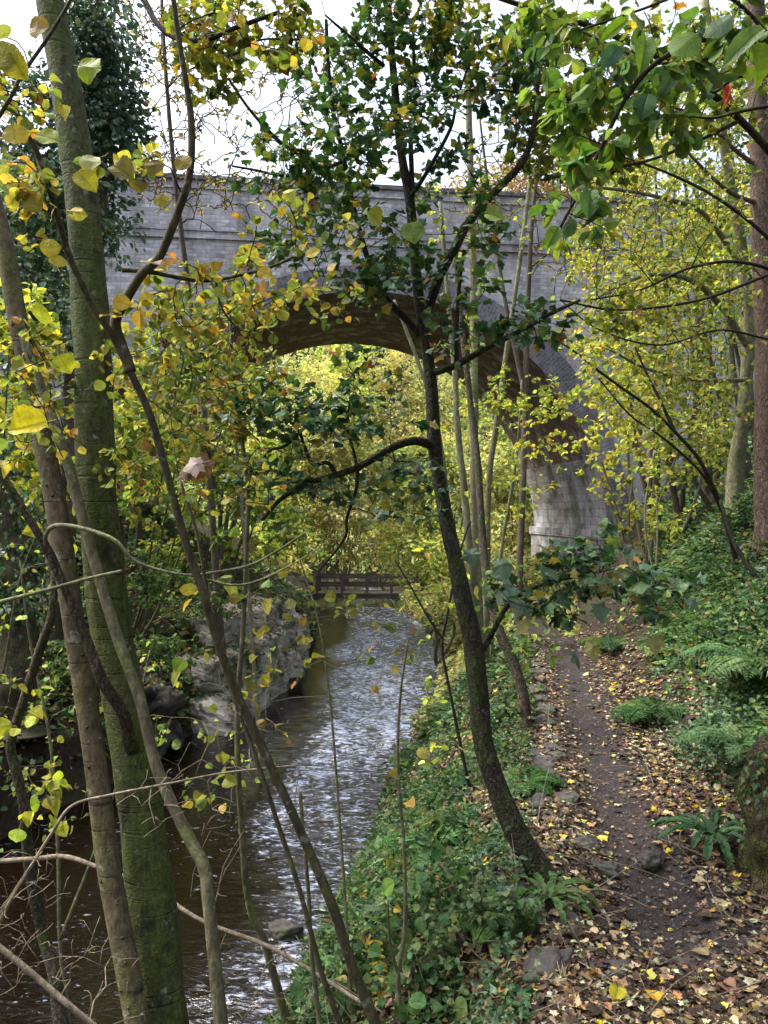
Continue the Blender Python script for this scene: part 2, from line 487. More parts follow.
PET = {'hazel': .22, 'broad': .22, 'ovate': .22, 'maple': .5}
for _k, _l in PET.items():
    _V, _F = TPL[_k]; _n = len(_V)
    TPL[_k] = (np.vstack([_V, [[-_l, .012, .04], [-_l, -.012, .04], [.03, .008, 0], [.03, -.008, 0]]]), [np.vstack([f, [[_n, _n + 1, _n + 3, _n + 2]]]) if f.shape[1] == 4 else f for f in _F])
    if not any(f.shape[1] == 4 for f in _F): TPL[_k] = (TPL[_k][0], [np.vstack([_F[0], [[_n, _n + 1, _n + 3], [_n, _n + 3, _n + 2]]])])


def palette(n, items, jit=.22):
    w = np.array([i[0] for i in items], float)
    k = rng.choice(len(items), n, p=w / w.sum())
    c = np.array([i[1] for i in items], float)[k]
    return np.clip(c * (1 + jit * rng.standard_normal((n, 1))) * (1 + jit * .35 * rng.standard_normal((n, 3))), .004, .9)


YEL = [(4, (.36, .30, .055)), (3, (.27, .28, .05)), (3.4, (.15, .20, .04)), (1.0, (.38, .23, .05)), (.6, (.14, .08, .035)), (.8, (.09, .12, .03))]
YELGREEN = [(4, (.40, .45, .08)), (4, (.25, .33, .06)), (2.2, (.56, .52, .09)), (.3, (.40, .26, .06)), (1, (.10, .16, .04))]
MIDGREEN = [(4, (.11, .18, .04)), (3, (.18, .26, .05)), (1, (.32, .34, .06)), (.3, (.30, .18, .04))]
DARKGREEN = [(5, (.022, .06, .022)), (3, (.04, .09, .025)), (.7, (.13, .17, .03)), (.35, (.30, .22, .03))]
IVY = [(5, (.035, .085, .034)), (3, (.065, .13, .048)), (1.6, (.12, .18, .08)), (.5, (.2, .2, .07))]
IVYTREE = [(5, (.085, .15, .10)), (3, (.13, .21, .13)), (1.4, (.2, .27, .17)), (.4, (.2, .2, .08))]
UNDER = [(4, (.045, .10, .03)), (3, (.08, .15, .045)), (2, (.13, .20, .065)), (.9, (.22, .27, .08)), (.5, (.22, .18, .06))]
BANKG = [(5, (.03, .07, .024)), (3, (.055, .11, .035)), (2, (.10, .155, .055)), (1, (.18, .22, .08)), (.7, (.12, .08, .04))]
LITTER = [(4, (.115, .07, .038)), (3, (.23, .16, .085)), (2.2, (.40, .32, .19)), (8, (.034, .021, .015)), (.6, (.48, .39, .06)), (.5, (.30, .16, .05)), (.5, (.30, .30, .18))]
ORANGE = [(4, (.42, .26, .10)), (3, (.50, .38, .16)), (2, (.30, .17, .08)), (1, (.36, .34, .12))]
SYC = [(5, (.034, .088, .032)), (2.4, (.065, .13, .036)), (1.0, (.15, .20, .04)), (.4, (.32, .27, .05)), (.1, (.30, .13, .03))]
OLIVE = [(4, (.15, .18, .025)), (3, (.24, .25, .03)), (2.4, (.07, .11, .02)), (1.1, (.36, .30, .04)), (.3, (.24, .12, .025))]


class Leaves:
    def __init__(s): s.b = []

    def add(s, tpl, pos, D, N, size, col, calm=False):
        pos = np.atleast_2d(pos); n = len(pos)
        if not n: return
        D = nrm(np.broadcast_to(D, (n, 3)).astype(float)); N = np.broadcast_to(N, (n, 3)).astype(float)
        B = nrm(np.cross(N, D)); N = np.cross(D, B)
        size = np.broadcast_to(np.asarray(size, float), (n,))
        V, Fs = TPL[tpl]; sh = PET.get(tpl, 0)
        if tpl in ('small', 'six'):
            bend = rng.normal(1, .5, n)
        else:
            bend = rng.normal(1, .8, n)
        wid = rng.normal(1, .13, n)
        if calm: bend = np.full(n, 1.6)
        tw = rng.normal(0, .18, n)
        cu = rng.normal(0, .45, n) if tpl not in ('small', 'six', 'lance') else np.zeros(n); ph = rng.uniform(0, 6.3, n)
        if calm: cu = cu * .25
        z = V[None, :, 2] * bend[:, None] + cu[:, None] * (V[None, :, 1] ** 2) * 1.6 + .05 * (tpl not in ('small', 'six')) * np.sin(V[None, :, 0] * 8 + ph[:, None]) * np.abs(V[None, :, 1]) * 2 + tw[:, None] * V[None, :, 1] * V[None, :, 0]
        v = pos[:, None] + size[:, None, None] * ((V[None, :, :1] + sh) * D[:, None] + (V[None, :, 1] * wid[:, None])[..., None] * B[:, None] + z[..., None] * N[:, None])
        s.b.append((v.reshape(-1, 3), Fs, n, len(V), np.repeat(np.broadcast_to(col, (n, 3)), len(V), 0), np.tile(V[:, :2], (n, 1))))

    def build(s, name, mat, parent=None, base=None):
        Vs, Cs, Us, Q, T, off = [], [], [], [], [], 0
        for v, Fs, n, k, c, u in s.b:
            Vs.append(v); Cs.append(c); Us.append(u)
            for f in Fs:
                g = (f[None] + (np.arange(n) * k)[:, None, None] + off).reshape(-1, f.shape[1])
                (Q if f.shape[1] == 4 else T).append(g)
            off += n * k
        Fl = ([np.vstack(Q)] if Q else []) + ([np.vstack(T)] if T else [])
        return mk(name, np.vstack(Vs), Fl, mat, parent, base, col=np.vstack(Cs), uv=np.vstack(Us))


def rand_dir(n, flat=.5):
    v = rng.standard_normal((n, 3)); v[:, 2] *= flat
    return nrm(v)


def leaf_frames(n, droop=.35, tilt=.7, out=None):
    D = rand_dir(n, .4)
    if out is not None: D = nrm(D + out * .8)
    D[:, 2] -= droop * rng.random(n) * 1.6
    N = np.array([0, 0, 1.0]) + tilt * rng.standard_normal((n, 3))
    return D, N


def blob_points(blobs):
    """blobs: (px, py, depth, rx px, ry px, depth radius m, count)"""
    out = []
    for px, py, d, rx, ry, rd, n in blobs:
        v = nrm(rng.standard_normal((n, 3))) * (rng.random((n, 1)) ** .45)
        c = P(px, py, d)
        out.append(c + v * [rx / FPX * d, rd, ry / FPX * d])
    return np.vstack(out)


def grow(tb, nodes, nrad, targets, tip=.0018, base_k=.012, rmax=.5, sag=.05, sides=5, first=14):
    """join every target point to the nearest wood with a bent twig; returns the twigs"""
    nodes = [np.asarray(n_) for n_ in nodes]; A = np.vstack(nodes); Rr = np.concatenate(nrad)
    targets = np.asarray(targets)
    d0 = np.array([np.min(np.linalg.norm(A - t_, axis=1)) for t_ in targets])
    big = np.argsort(-d0)[:first * 3]
    big = rng.permutation(big)[:first]
    rest = np.setdiff1d(np.arange(len(targets)), big)
    rest = rest[np.argsort(d0[rest] + rng.random(len(rest)) * .3)]
    twigs = []
    for q, k in enumerate(np.r_[big, rest]):
        t_ = targets[k]
        dv = t_ - A
        dist = np.linalg.norm(dv, axis=1)
        cost = dist - .25 * np.minimum(dv[:, 2], dist) * .6
        j = np.argmin(cost)
        L = dist[j]
        if L < .02: continue
        m = max(4, min(9, int(3 + L / .15)))
        f = np.linspace(0, 1, m)[:, None]
        perp = nrm(np.cross(dv[j], rng.standard_normal(3)))
        w = A[j] + dv[j] * f + perp * L * .13 * np.sin(f * np.pi) * rng.normal(0, 1) + np.array([0, 0, 1]) * L * rng.normal(.07, sag) * np.sin(f * np.pi)
        w[1:-1] += rng.standard_normal((m - 2, 3)) * L * .022
        r0 = min(Rr[j] * rmax, tip + base_k * L * (1.5 if q < first else 1))
        r = np.linspace(max(r0, tip), tip, m)
        tb.add(w, r, sides)
        A = np.vstack([A, w[1:]]); Rr = np.r_[Rr, r[1:]]
        twigs.append(w)
    return twigs


def leaf_twigs(lv, twigs, tpl, per, size, items, t0=.25, spread=.03, droop=.35, tilt=.7, jit=.22, clump=None):
    pts, outs = [], []
    for w in twigs:
        m = rng.poisson(per)
        if not m: continue
        f = t0 + (1 - t0) * rng.random(m) ** .7
        x = f * (len(w) - 1); k = np.minimum(x.astype(int), len(w) - 2)
        p = w[k] + (w[k + 1] - w[k]) * (x - k)[:, None]
        pts.append(p); outs.append(np.repeat(nrm(w[-1] - w[0])[None], m, 0))
    if not pts: return
    p = np.vstack(pts); o = np.vstack(outs); n = len(p)
    D, N = leaf_frames(n, droop, tilt, o)
    p = p + D * spread * rng.random((n, 1))
    c = palette(n, items, jit)
    if clump:  # whole sprays turn colour together
        g = vnoise(p[:, 0] * clump, p[:, 1] * clump, p[:, 2] * clump, 5)[:, None]
        c = c * (1 + .35 * g) * np.where(g > .25, [1.12, 1.03, .9], [1, 1, 1])
    lv.add(tpl, p, D, N, size * np.clip(rng.normal(1, .22, n), .45, 1.6), c)


def px_leaves(lv, tpl, items, up=None, calm=False):
    """named single leaves: (px, py, depth, length m, screen angle deg, colour)"""
    for px, py, d, L, ang, c in items:
        a = R_(ang)
        D = np.array([math.cos(a), rng.normal(0, .25), -math.sin(a)])
        N = np.array([rng.normal(0, .25), -1.0, .35 + rng.normal(0, .2)])
        if up is not None: N = np.array([rng.normal(0, .3), -.35, up]); D[1] -= .5
        c0 = P(px, py, d); c = tuple(v * .9 for v in c)
        D = D / np.linalg.norm(D)
        lv.add(tpl, c0 - D * L * .5, D, N, L, np.array(c), calm)


def tree(name, label, cat, stems, blobs, leaf, bark, group=None, leafmat='leaf', trunk_sides=10, first=14, base_k=.012, tip=.0018,
         extra=None, twig_mat=None, sag=.05, rmax=.5, lump=.1, root=None, wpow=1.0):
    """stems: (points px/py/depth base to tip, width0, width1, on_ground)"""
    tb = Tubes(); nodes, rads = [], []
    for st in stems:
        c, r = stem_px(tb, st[0], st[1], st[2], sides=trunk_sides, ground=st[3] if len(st) > 3 else False, lump=lump, wpow=wpow if st is stems[0] else 1.0)
        k0 = int(len(c) * (.3 if (len(st) > 3 and st[3]) else 0))
        nodes.append(c[k0:]); rads.append(r[k0:])
        if len(nodes) == 1: base = c[0].copy()
    base[2] = max(base[2], H(base[0], base[1]) - .1) if stems[0][3] else base[2]
    wood = 'trunk'
    if root is None: root = thing(name, base, label, cat, group)
    else: base, wood = np.array(root.location), 'branch'
    tw, twigs = Tubes(), []
    if blobs is not None and len(blobs):
        twigs = grow(tw, nodes, rads, blob_points(blobs), tip, base_k, rmax, sag, first=first)
    tb.build(wood, M[bark], root, base, tw, M[twig_mat or bark])
    if leaf or extra:
        lv = Leaves()
        for lf in (leaf if isinstance(leaf, list) else [leaf] if leaf else []):
            leaf_twigs(lv, twigs, **lf)
        if extra: extra(lv)
        lv.build('crown', M[leafmat], root, base)
    return root


# ------------------------------------------------------------------ solids
def box(name, lo, hi, mat, parent=None, xf=None, base=None):
    lo, hi = np.array(lo, float), np.array(hi, float)
    v = np.array([[x, y, z] for z in (0, 1) for y in (0, 1) for x in (0, 1)], float) * (hi - lo) + lo
    f = [[0, 2, 3, 1], [4, 5, 7, 6], [0, 1, 5, 4], [2, 6, 7, 3], [0, 4, 6, 2], [1, 3, 7, 5]]
    V = v[np.array(f).ravel()]
    ax = np.array([[0, 1], [0, 1], [0, 2], [0, 2], [1, 2], [1, 2]])
    uv = np.vstack([v[np.array(f[i])][:, ax[i]] for i in range(6)])
    if xf: V = xf(V)
    return mk(name, V, [np.arange(24).reshape(6, 4)], mat, parent, base, uv=uv)


def masonry(name, c1, c2, mortar, w, h, stain=(.25, .235, .265), lime=.35, rust=.3, moss=0.0, run=.2, dark=.5):
    t = NT(name)
    uv = t.n('ShaderNodeTexCoord').outputs['UV']
    oc = t.n('ShaderNodeTexCoord').outputs['Object']
    wob = t.noise(oc, .8, 3, .5)
    b = t.n('ShaderNodeTexBrick', Vector=uv, Color1=c1, Color2=c2, Mortar=mortar, Scale=1.0)
    b.inputs['Mortar Size'].default_value = .012; b.inputs['Brick Width'].default_value = w; b.inputs['Row Height'].default_value = h
    b.inputs['Bias'].default_value = -.1
    n1 = t.noise(oc, .55, 6, .65); n2 = t.noise(oc, 6, 5, .7)
    st = t.noise(t.mapv(oc, (1, 1, run)), 1.6, 6, .7)
    c = b.outputs['Color']
    c = t.mix(t.ramp(n2, [(.35, 0.0), (.7, .7)]), c, stain)
    c = t.mix(1.0, c, t.ramp(t.noise(oc, 1.7, 7, .75), [(.3, .55), (.7, 1.45)]), 'MULTIPLY')
    c = t.mix(t.math('MULTIPLY', t.ramp(st, [(.5, 0.0), (.68, 1.0)]), lime), c, (.55, .53, .55))
    c = t.mix(t.math('MULTIPLY', t.ramp(n1, [(.52, 0.0), (.66, 1.0)]), rust), c, (.24, .12, .07))
    st2 = t.noise(t.mapv(oc, (1, 1, run * 1.5)), .9, 6, .7)
    c = t.mix(t.ramp(st2, [(.5, 0.0), (.72, dark)]), c, (.09, .085, .095))
    if moss:
        c = t.mix(t.math('MULTIPLY', t.ramp(t.noise(oc, 1.1, 6, .7), [(.5, 0.0), (.6, 1.0)]), moss), c, (.07, .09, .03))
    hgt = t.math('ADD', b.outputs['Fac'], t.math('MULTIPLY', n2, -1.2))
    return t.done(Base__Color=c, Roughness=.9, Normal=t.bump(t.math('MULTIPLY', hgt, -1.0), .6, .03))


M['wall_brick'] = masonry('grey_brick', (.60, .585, .615), (.30, .29, .31), (.36, .35, .355),   .27, .115, lime=.62, rust=.35, dark=.75)
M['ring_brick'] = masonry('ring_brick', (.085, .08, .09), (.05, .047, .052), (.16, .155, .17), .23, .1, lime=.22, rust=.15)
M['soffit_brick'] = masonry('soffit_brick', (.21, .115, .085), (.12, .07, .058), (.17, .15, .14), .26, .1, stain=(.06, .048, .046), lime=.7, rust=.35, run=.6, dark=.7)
M['pier_stone'] = masonry('pier_stone', (.44, .415, .41), (.26, .245, .245), (.15, .14, .14), .62, .26, lime=.4, rust=.45, moss=.7, dark=.9)
t = NT('coping_stone')
oc = t.n('ShaderNodeTexCoord').outputs['Object']
n2 = t.noise(oc, 5, 5, .7)
M['coping'] = t.done(Base__Color=t.ramp(n2, [(.3, (.07, .065, .07)), (.7, (.22, .20, .22))]), Roughness=.9, Normal=t.bump(n2, .5, .03))

# viaduct
VO, VA, RAD, WID, SPR, TOP = np.array([-.4, 22.5, 0]), R_(7), 7.45, 7.0, .8, 11.35


def vx(V):
    V = np.asarray(V, float)
    u, v, z = V[:, 0], V[:, 1], V[:, 2]
    return np.c_[VO[0] + u * math.cos(VA) - v * math.sin(VA), VO[1] + u * math.sin(VA) + v * math.cos(VA), z]


via = thing('viaduct', VO, 'tall grey brick railway viaduct with one round arch over the river', 'viaduct')
U0, U1, RO = -42.0, 24.0, RAD + .35


def wall_sheet(v, flip):
    V, F = [], []
    th = np.linspace(np.pi, 0, 61)
    us = np.concatenate([np.linspace(U0, -RO, 12), RO * np.cos(th)[1:-1], np.linspace(RO, U1, 8)])
    zl = np.concatenate([np.full(12, -4.0), SPR + RO * np.sin(th)[1:-1], np.full(8, -4.0)])
    zs = np.linspace(0, 1, 2)
    for k in range(len(us)):
        V += [[us[k], v, zl[k]], [us[k], v, TOP]]
    for k in range(len(us) - 1):
        F.append([2 * k, 2 * k + 2, 2 * k + 3, 2 * k + 1])
    # the arch ends meet the wall at the springing
    V = np.array(V)
    F = np.array(F)
    return V, (F[:, ::-1] if flip else F)


for v, fl in ((0.0, False), (WID, True)):
    V, F = wall_sheet(v, fl)
    # pier wall beside the opening, under the springing line
    mk('spandrel_wall', vx(V), [F], M['wall_brick'], via, VO, uv=V[:, [0, 2]])
th = np.linspace(np.pi, 0, 65)
prof = np.vstack([[[-RAD, -4.0], [-RAD, -1.5]], np.c_[RAD * np.cos(th), SPR + RAD * np.sin(th)], [[RAD, -1.5], [RAD, -4.0]]])
arc = np.r_[0, np.cumsum(np.linalg.norm(np.diff(prof, axis=0), axis=1))]
vv = np.linspace(-.06, WID + .06, 15)
V = np.array([[p[0], v, p[1]] for p in prof for v in vv]); uv = np.array([[v, a] for a in arc for v in vv])
i = np.arange(len(V)).reshape(len(prof), len(vv))
Fq = np.stack([i[:-1, :-1], i[:-1, 1:], i[1:, 1:], i[1:, :-1]], -1)
low = (np.minimum(prof[:-1, 1], prof[1:, 1]) < 3.0)
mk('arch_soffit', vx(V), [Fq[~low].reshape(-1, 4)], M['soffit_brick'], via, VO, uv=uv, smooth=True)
for side in (prof[:-1, 0] < 0, prof[:-1, 0] > 0):
    mk('pier_face', vx(V), [Fq[low & side].reshape(-1, 4)], M['pier_stone'], via, VO, uv=uv, smooth=True)
for v0, v1 in ((-.06, .1), (WID - .1, WID + .06)):
    ro = RAD + .78
    po = np.vstack([[[-ro, -4.0]], np.c_[ro * np.cos(th), SPR + ro * np.sin(th)], [[ro, -4.0]]])
    pi_ = np.vstack([[[-RAD, -4.0]], np.c_[RAD * np.cos(th), SPR + RAD * np.sin(th)], [[RAD, -4.0]]])
    ar = np.r_[0, np.cumsum(np.linalg.norm(np.diff(pi_, axis=0), axis=1))]
    vf = v0 if v0 < 1 else v1
    vb = v1 if v0 < 1 else v0
    V, uv, F = [], [], []
    for a, (p, q) in enumerate(zip(pi_, po)):
        V += [[p[0], vf, p[1]], [q[0], vf, q[1]], [q[0], vf, q[1]], [q[0], vb, q[1]]]
        uv += [[0, ar[a]], [.78, ar[a]], [.78, ar[a]], [.94, ar[a]]]
    for a in range(len(pi_) - 1):
        b0, b1 = 4 * a, 4 * a + 4
        F += [[b0, b0 + 1, b1 + 1, b1], [b0 + 2, b0 + 3, b1 + 3, b1 + 2]]
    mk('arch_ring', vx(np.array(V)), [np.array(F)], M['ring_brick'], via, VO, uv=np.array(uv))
for z0, z1, pr in ((9.62, 9.69, .07), (9.86, 9.91, .05)):
    box('string_course', (U0, -pr, z0), (U1, .05, z1), M['wall_brick'], via, vx, VO)
box('coping', (U0, -.08, TOP), (U1, .45, TOP + .12), M['coping'], via, vx, VO)
box('coping', (U0, WID - .45, TOP), (U1, WID + .14, TOP + .17), M['coping'], via, vx, VO)
box('coping_band', (U0, -.05, TOP - .26), (U1, .05, TOP - .21), M['wall_brick'], via, vx, VO)
box('deck', (U0, .003, 9.3), (U1, WID - .003, 9.9), M['coping'], via, vx, VO)
for s in (-1, 1):
    a, b = sorted((s * (RAD - .16), s * (RAD + 2.6)))
    box('impost', (a, -.22, .72), (b, WID + .22, 1.02), M['pier_stone'], via, vx, VO)
    a, b = sorted((s * (RAD - .10), s * (RAD + 2.4)))
    box('pier_plinth', (a, -.15, -4), (b, WID + .15, .715), M['pier_stone'], via, vx, VO)

# footbridge upstream of the arch
t = NT('grey_timber')
oc = t.n('ShaderNodeTexCoord').outputs['Object']
n1 = t.noise(t.mapv(oc, (.3, 3, 3)), 6, 5, .6)
M['timber'] = t.done(Base__Color=t.ramp(n1, [(.3, (.06, .05, .04)), (.7, (.17, .15, .12))]), Roughness=.85, Normal=t.bump(n1, .4, .01))
fy, fz = 33.0, -1.95
fb = thing('footbridge', (-.9, fy, fz), 'small grey timber footbridge with post and rail sides across the river beyond the arch', 'footbridge')
B0 = np.array([-.9, fy, fz])
for y in (fy - .55, fy + .55):
    box('beam', (-3.1, y - .08, fz - .22), (1.6, y + .08, fz - .03), M['timber'], fb, None, B0)
    for z in (fz + .36, fz + .72):
        box('rail', (-3.0, y - .04, z - .06), (1.5, y + .035, z + .05), M['timber'], fb, None, B0)
    for x in np.linspace(-2.9, 1.4, 5):
        box('post', (x - .06, y - .115, fz - .3), (x + .06, y - .043, fz + .82), M['timber'], fb, None, B0)
box('deck', (-3.1, fy - .7, fz - .027), (1.6, fy + .7, fz + .02), M['timber'], fb, None, B0)

# ------------------------------------------------------------------ rocks
t = NT('river_rock')
oc = t.n('ShaderNodeTexCoord').outputs['Object']
n1 = t.noise(t.mapv(oc, (1, 1, 2.2), (.2, .1, 0)), 1.8, 8, .72, .5); n2 = t.noise(oc, 9, 6, .7); n3 = t.noise(oc, .9, 4, .6)
c = t.ramp(n1, [(.30, (.035, .03, .025)), (.45, (.24, .215, .185)), (.67, (.44, .41, .365))])
c = t.mix(t.ramp(n2, [(.5, 0.0), (.68, .7)]), c, (.44, .43, .38))
c = t.mix(t.ramp(t.noise(oc, 2.6, 4, .7), [(.58, 0.0), (.68, .7)]), c, (.16, .10, .07))
c = t.mix(t.ramp(n3, [(.53, 0.0), (.62, .85)]), c, (.045, .058, .018))
M['rock'] = t.done(Base__Color=c, Roughness=.85, Normal=t.bump(t.math('ADD', n1, t.math('MULTIPLY', n2, .4)), .9, .12))
t = NT('wet_stone')
oc = t.n('ShaderNodeTexCoord').outputs['Object']
n1 = t.noise(oc, 6, 7, .7); n2 = t.noise(oc, 2.5, 4, .6)
c = t.ramp(n1, [(.3, (.018, .016, .014)), (.7, (.10, .088, .078))])
c = t.mix(t.ramp(n2, [(.52, 0.0), (.64, .8)]), c, (.05, .06, .018))
M['stone'] = t.done(Base__Color=c, Roughness=.8, Normal=t.bump(n1, .8, .03))


def worley(p, f, s):
    q = p * f; c = np.floor(q).astype(np.int64)
    best = np.full(len(p), 9e9); sec = best.copy(); val = np.zeros(len(p))
    for a in (-1, 0, 1):
        for b in (-1, 0, 1):
            for e in (-1, 0, 1):
                i, j, k = c[:, 0] + a, c[:, 1] + b, c[:, 2] + e
                o = np.stack([i + _hash(i, j, k, s), j + _hash(i, j, k, s + 1), k + _hash(i, j, k, s + 2)], -1)
                d = ((q - o) ** 2).sum(-1)
                h = _hash(i, j, k, s + 3)
                up = d < best
                sec = np.where(up, best, np.minimum(sec, d)); val = np.where(up, h, val); best = np.minimum(best, d)
    return np.sqrt(sec) - np.sqrt(best), val


def rock(name, c, rad, rotz, label, cat='rock', seed=0, res=48, rough=.3, power=.62, mat='rock', group=None, strata=0.0, blocks=0.0):
    th = np.linspace(0, np.pi, res); ph = np.linspace(0, 2 * np.pi, 2 * res)
    T, Ph = np.meshgrid(th, ph, indexing='ij')
    d = np.stack([np.sin(T) * np.cos(Ph), np.sin(T) * np.sin(Ph), np.cos(T)], -1)
    s = np.sign(d) * np.abs(d) ** power
    f = 1 + rough * (fbm(d[..., 0] * 1.7 + seed, d[..., 1] * 1.7, d[..., 2] * 1.7, 5, 31) - .1) + rough * .5 * np.abs(vnoise(d[..., 0] * 3.3, d[..., 1] * 3.3 + seed, d[..., 2] * 3.3, 12))
    v = s * f[..., None] * np.array(rad)
    if strata:
        v[..., 0] += strata * np.sign(v[..., 0]) * (np.round(v[..., 2] * 2.4 + .5 * vnoise(v[..., 0], v[..., 1], 0, 3)) % 2 - .5)
    if blocks:
        vf = v.reshape(-1, 3); dn = nrm((s * 1.0).reshape(-1, 3) + 1e-6)
        wp = vf + .12 * np.stack([fbm(vf[:, 0] * 2, vf[:, 1] * 2, vf[:, 2] * 2, 3, q) for q in (41, 42, 43)], -1)
        for f_, a_ in ((.55, .75), (1.5, .34), (4.2, .10)):
            e_, h_ = worley(wp * [1, .7, 2.6], f_, 70)
            vf = vf + dn * ((h_ - .5) * a_ * blocks - .5 * a_ * blocks * np.exp(-e_ * 9))[:, None]
        v = vf.reshape(v.shape)
    ca, sa = math.cos(rotz), math.sin(rotz)
    v = np.stack([v[..., 0] * ca - v[..., 1] * sa, v[..., 0] * sa + v[..., 1] * ca, v[..., 2]], -1).reshape(-1, 3) + np.array(c)
    i = np.arange(len(v)).reshape(T.shape)
    o = mk(name, v, [np.stack([i[:-1, :-1], i[1:, :-1], i[1:, 1:], i[:-1, 1:]], -1).reshape(-1, 4)], M[mat], None, np.array(c), smooth=True)
    return tag(o, label, cat, group)


def slab_shell(c, half, rot, tilt, n=26, res=40, seed=0):
    """angular slab: a ball cut by planes"""
    g = np.random.default_rng(seed)
    T, Ph = np.meshgrid(np.linspace(0.001, np.pi - .001, res), np.linspace(0, 2 * np.pi, 2 * res), indexing='ij')
    d = np.stack([np.sin(T) * np.cos(Ph), np.sin(T) * np.sin(Ph), np.cos(T)], -1)
    N = nrm(g.standard_normal((n, 3))); N[:6] = [[0, 0, 1], [0, 0, -1], [1, .1, .1], [-1, 0, 0], [.1, 1, 0], [0, -1, .1]]; N = nrm(N)
    h = g.uniform(.86, 1.12, n); h[:6] = g.uniform(.62, .8, 6)
    dots = np.maximum(d @ N.T, 1e-3)
    r = np.min(h / dots, -1)
    v = d * np.minimum(r, 1.25)[..., None] * np.array(half)
    v = v + d * (.05 * fbm(v[..., 0] * 2.5 + seed, v[..., 1] * 2.5, v[..., 2] * 4, 4, 31) + .02 * vnoise(v[..., 0] * 14, v[..., 1] * 14, v[..., 2] * 20, seed))[..., None]
    v[..., 2] += .022 * np.round(vnoise(v[..., 0] * .8, v[..., 1] * .8, v[..., 2] * 7, 5) * 2) 
    ca, sa = math.cos(rot), math.sin(rot)
    x, y, z = v[..., 0], v[..., 1], v[..., 2]
    x, y = x * ca - y * sa, x * sa + y * ca
    z = z + x * tilt[0] + y * tilt[1]
    i = np.arange(T.size).reshape(T.shape)
    F = np.stack([i[:-1, :-1], i[1:, :-1], i[1:, 1:], i[:-1, 1:]], -1).reshape(-1, 4)
    return np.stack([x, y, z], -1).reshape(-1, 3) + np.array(c), F


Vr, Fr, off = [], [], 0
for k, (c_, hf, ro) in enumerate([((-3.5, 15.0, -2.35), (1.2, 1.5, .7), -.25), ((-3.35, 17.0, -2.3), (1.5, 2.0, .75), -.3), ((-2.95, 19.2, -2.3), (1.2, 1.7, .8), -.2), ((-3.75, 15.4, -1.6), (1.1, 1.4, .55), -.4),
                                  ((-3.3, 17.3, -1.5), (1.3, 1.5, .55), -.2), ((-2.95, 18.9, -1.45), (1.05, 1.4, .6), -.35), ((-3.6, 18.4, -.95), (1.25, 1.6, .5), -.1), ((-3.9, 16.6, -1.0), (1.0, 1.2, .5), -.5), ((-2.55, 17.9, -2.0), (.7, .9, .5), .2), ((-3.0, 19.9, -.95), (.8, .9, .42), .3)]):
    v_, f_ = slab_shell(c_, hf, ro, (-.10, .05), seed=100 + k)
    Vr.append(v_); Fr.append(f_ + off); off += len(v_)
RK = tag(mk('rock_outcrop', np.vstack(Vr), [np.vstack(Fr)], M['rock'], None, np.array((-3.3, 17.2, -2.0)), smooth=False), 'large pale grey rock ledge jutting over the far edge of the river', 'rock')
R2 = rock('rock', (-4.75, 13.4, -2.05), (.8, 1.3, .85), .4, 'dark mossy rock at the downstream end of the pale ledge', seed=8, res=90, rough=.3, mat='stone', blocks=.7)
for o, n in ((RK, 9000), (R2, 1300)):
    me = o.data; nv = len(me.vertices)
    co = np.empty(nv * 3, np.float32); no = np.empty(nv * 3, np.float32)
    me.vertices.foreach_get('co', co); me.vertices.foreach_get('normal', no)
    co, no = co.reshape(-1, 3), no.reshape(-1, 3)
    if no[np.argmax(co[:, 2])][2] < 0: no = -no
    cand = np.where((no[:, 2] > .45) & (vnoise(co[:, 0] * 1.2, co[:, 1] * 1.2, co[:, 2], 19) + .5 * (co[:, 2] / .9) - .25 * np.sign(co[:, 0]) > -.25))[0]
    k = rng.choice(cand, n); p = co[k] + no[k] * .02 + rng.normal(0, .05, (n, 3)) * [1, 1, .3]
    D, N = leaf_frames(n, .3, .6)
    lv = Leaves(); lv.add('six', p, D, N, rng.uniform(.04, .11, n), palette(n, [(4, (.05, .09, .03)), (3, (.09, .13, .04)), (2, (.16, .10, .06)), (1.5, (.28, .2, .1)), (1, (.34, .3, .06))]))
    lv.build('ivy', M['leaf'], o)
p = P(285, 930, 7.25); rock('stone', (p[0], p[1], WATER + .02), (.16, .13, .09), .3, 'small round stone breaking the surface in the middle of the riffle', 'stone', 5, 24, .25, .9, 'stone')
g = hit(650, 872); rock('stone', g + [0, 0, .05], (.06, .04, .035), .4, 'dark pointed stone in the leaves right of the muddy path', 'stone', 2, 28, .35, .8, 'stone')
for k, (px, py, a, b, h, lab) in enumerate([(583, 845, .085, .06, .035, 'grey flat stone on the left path edge, beside the leaning tree base'),
                                            (590, 868, .12, .05, .03, 'long low stone of the path edge, nearest the leaning tree base'),
                                            (566, 800, .085, .07, .045, 'rounded mossy stone on the left path edge above the leaning tree base'),
                                            (553, 752, .08, .06, .04, 'small edge stone where the ferns meet the left of the path'),
                                            (548, 968, .13, .07, .035, 'broad leaf strewn stone at the lower left corner of the path'),
                                            (612, 968, .10, .05, .022, 'pale flat stone set in the path in front of the muddy hollow')]):
    g = hit(px, py); rock('stone', g + [0, 0, -.005], (a, b, h), rng.random() * 3, lab, 'stone', 20 + k, 24, .28, .75, 'stone')
g = hit(715, 968)
rock('stone_slab', g + [0, 0, -.03], (.30, .06, .036), .05, 'long flat stone step crossing the path at the front', 'stone', 60, 32, .22, .45, 'stone')

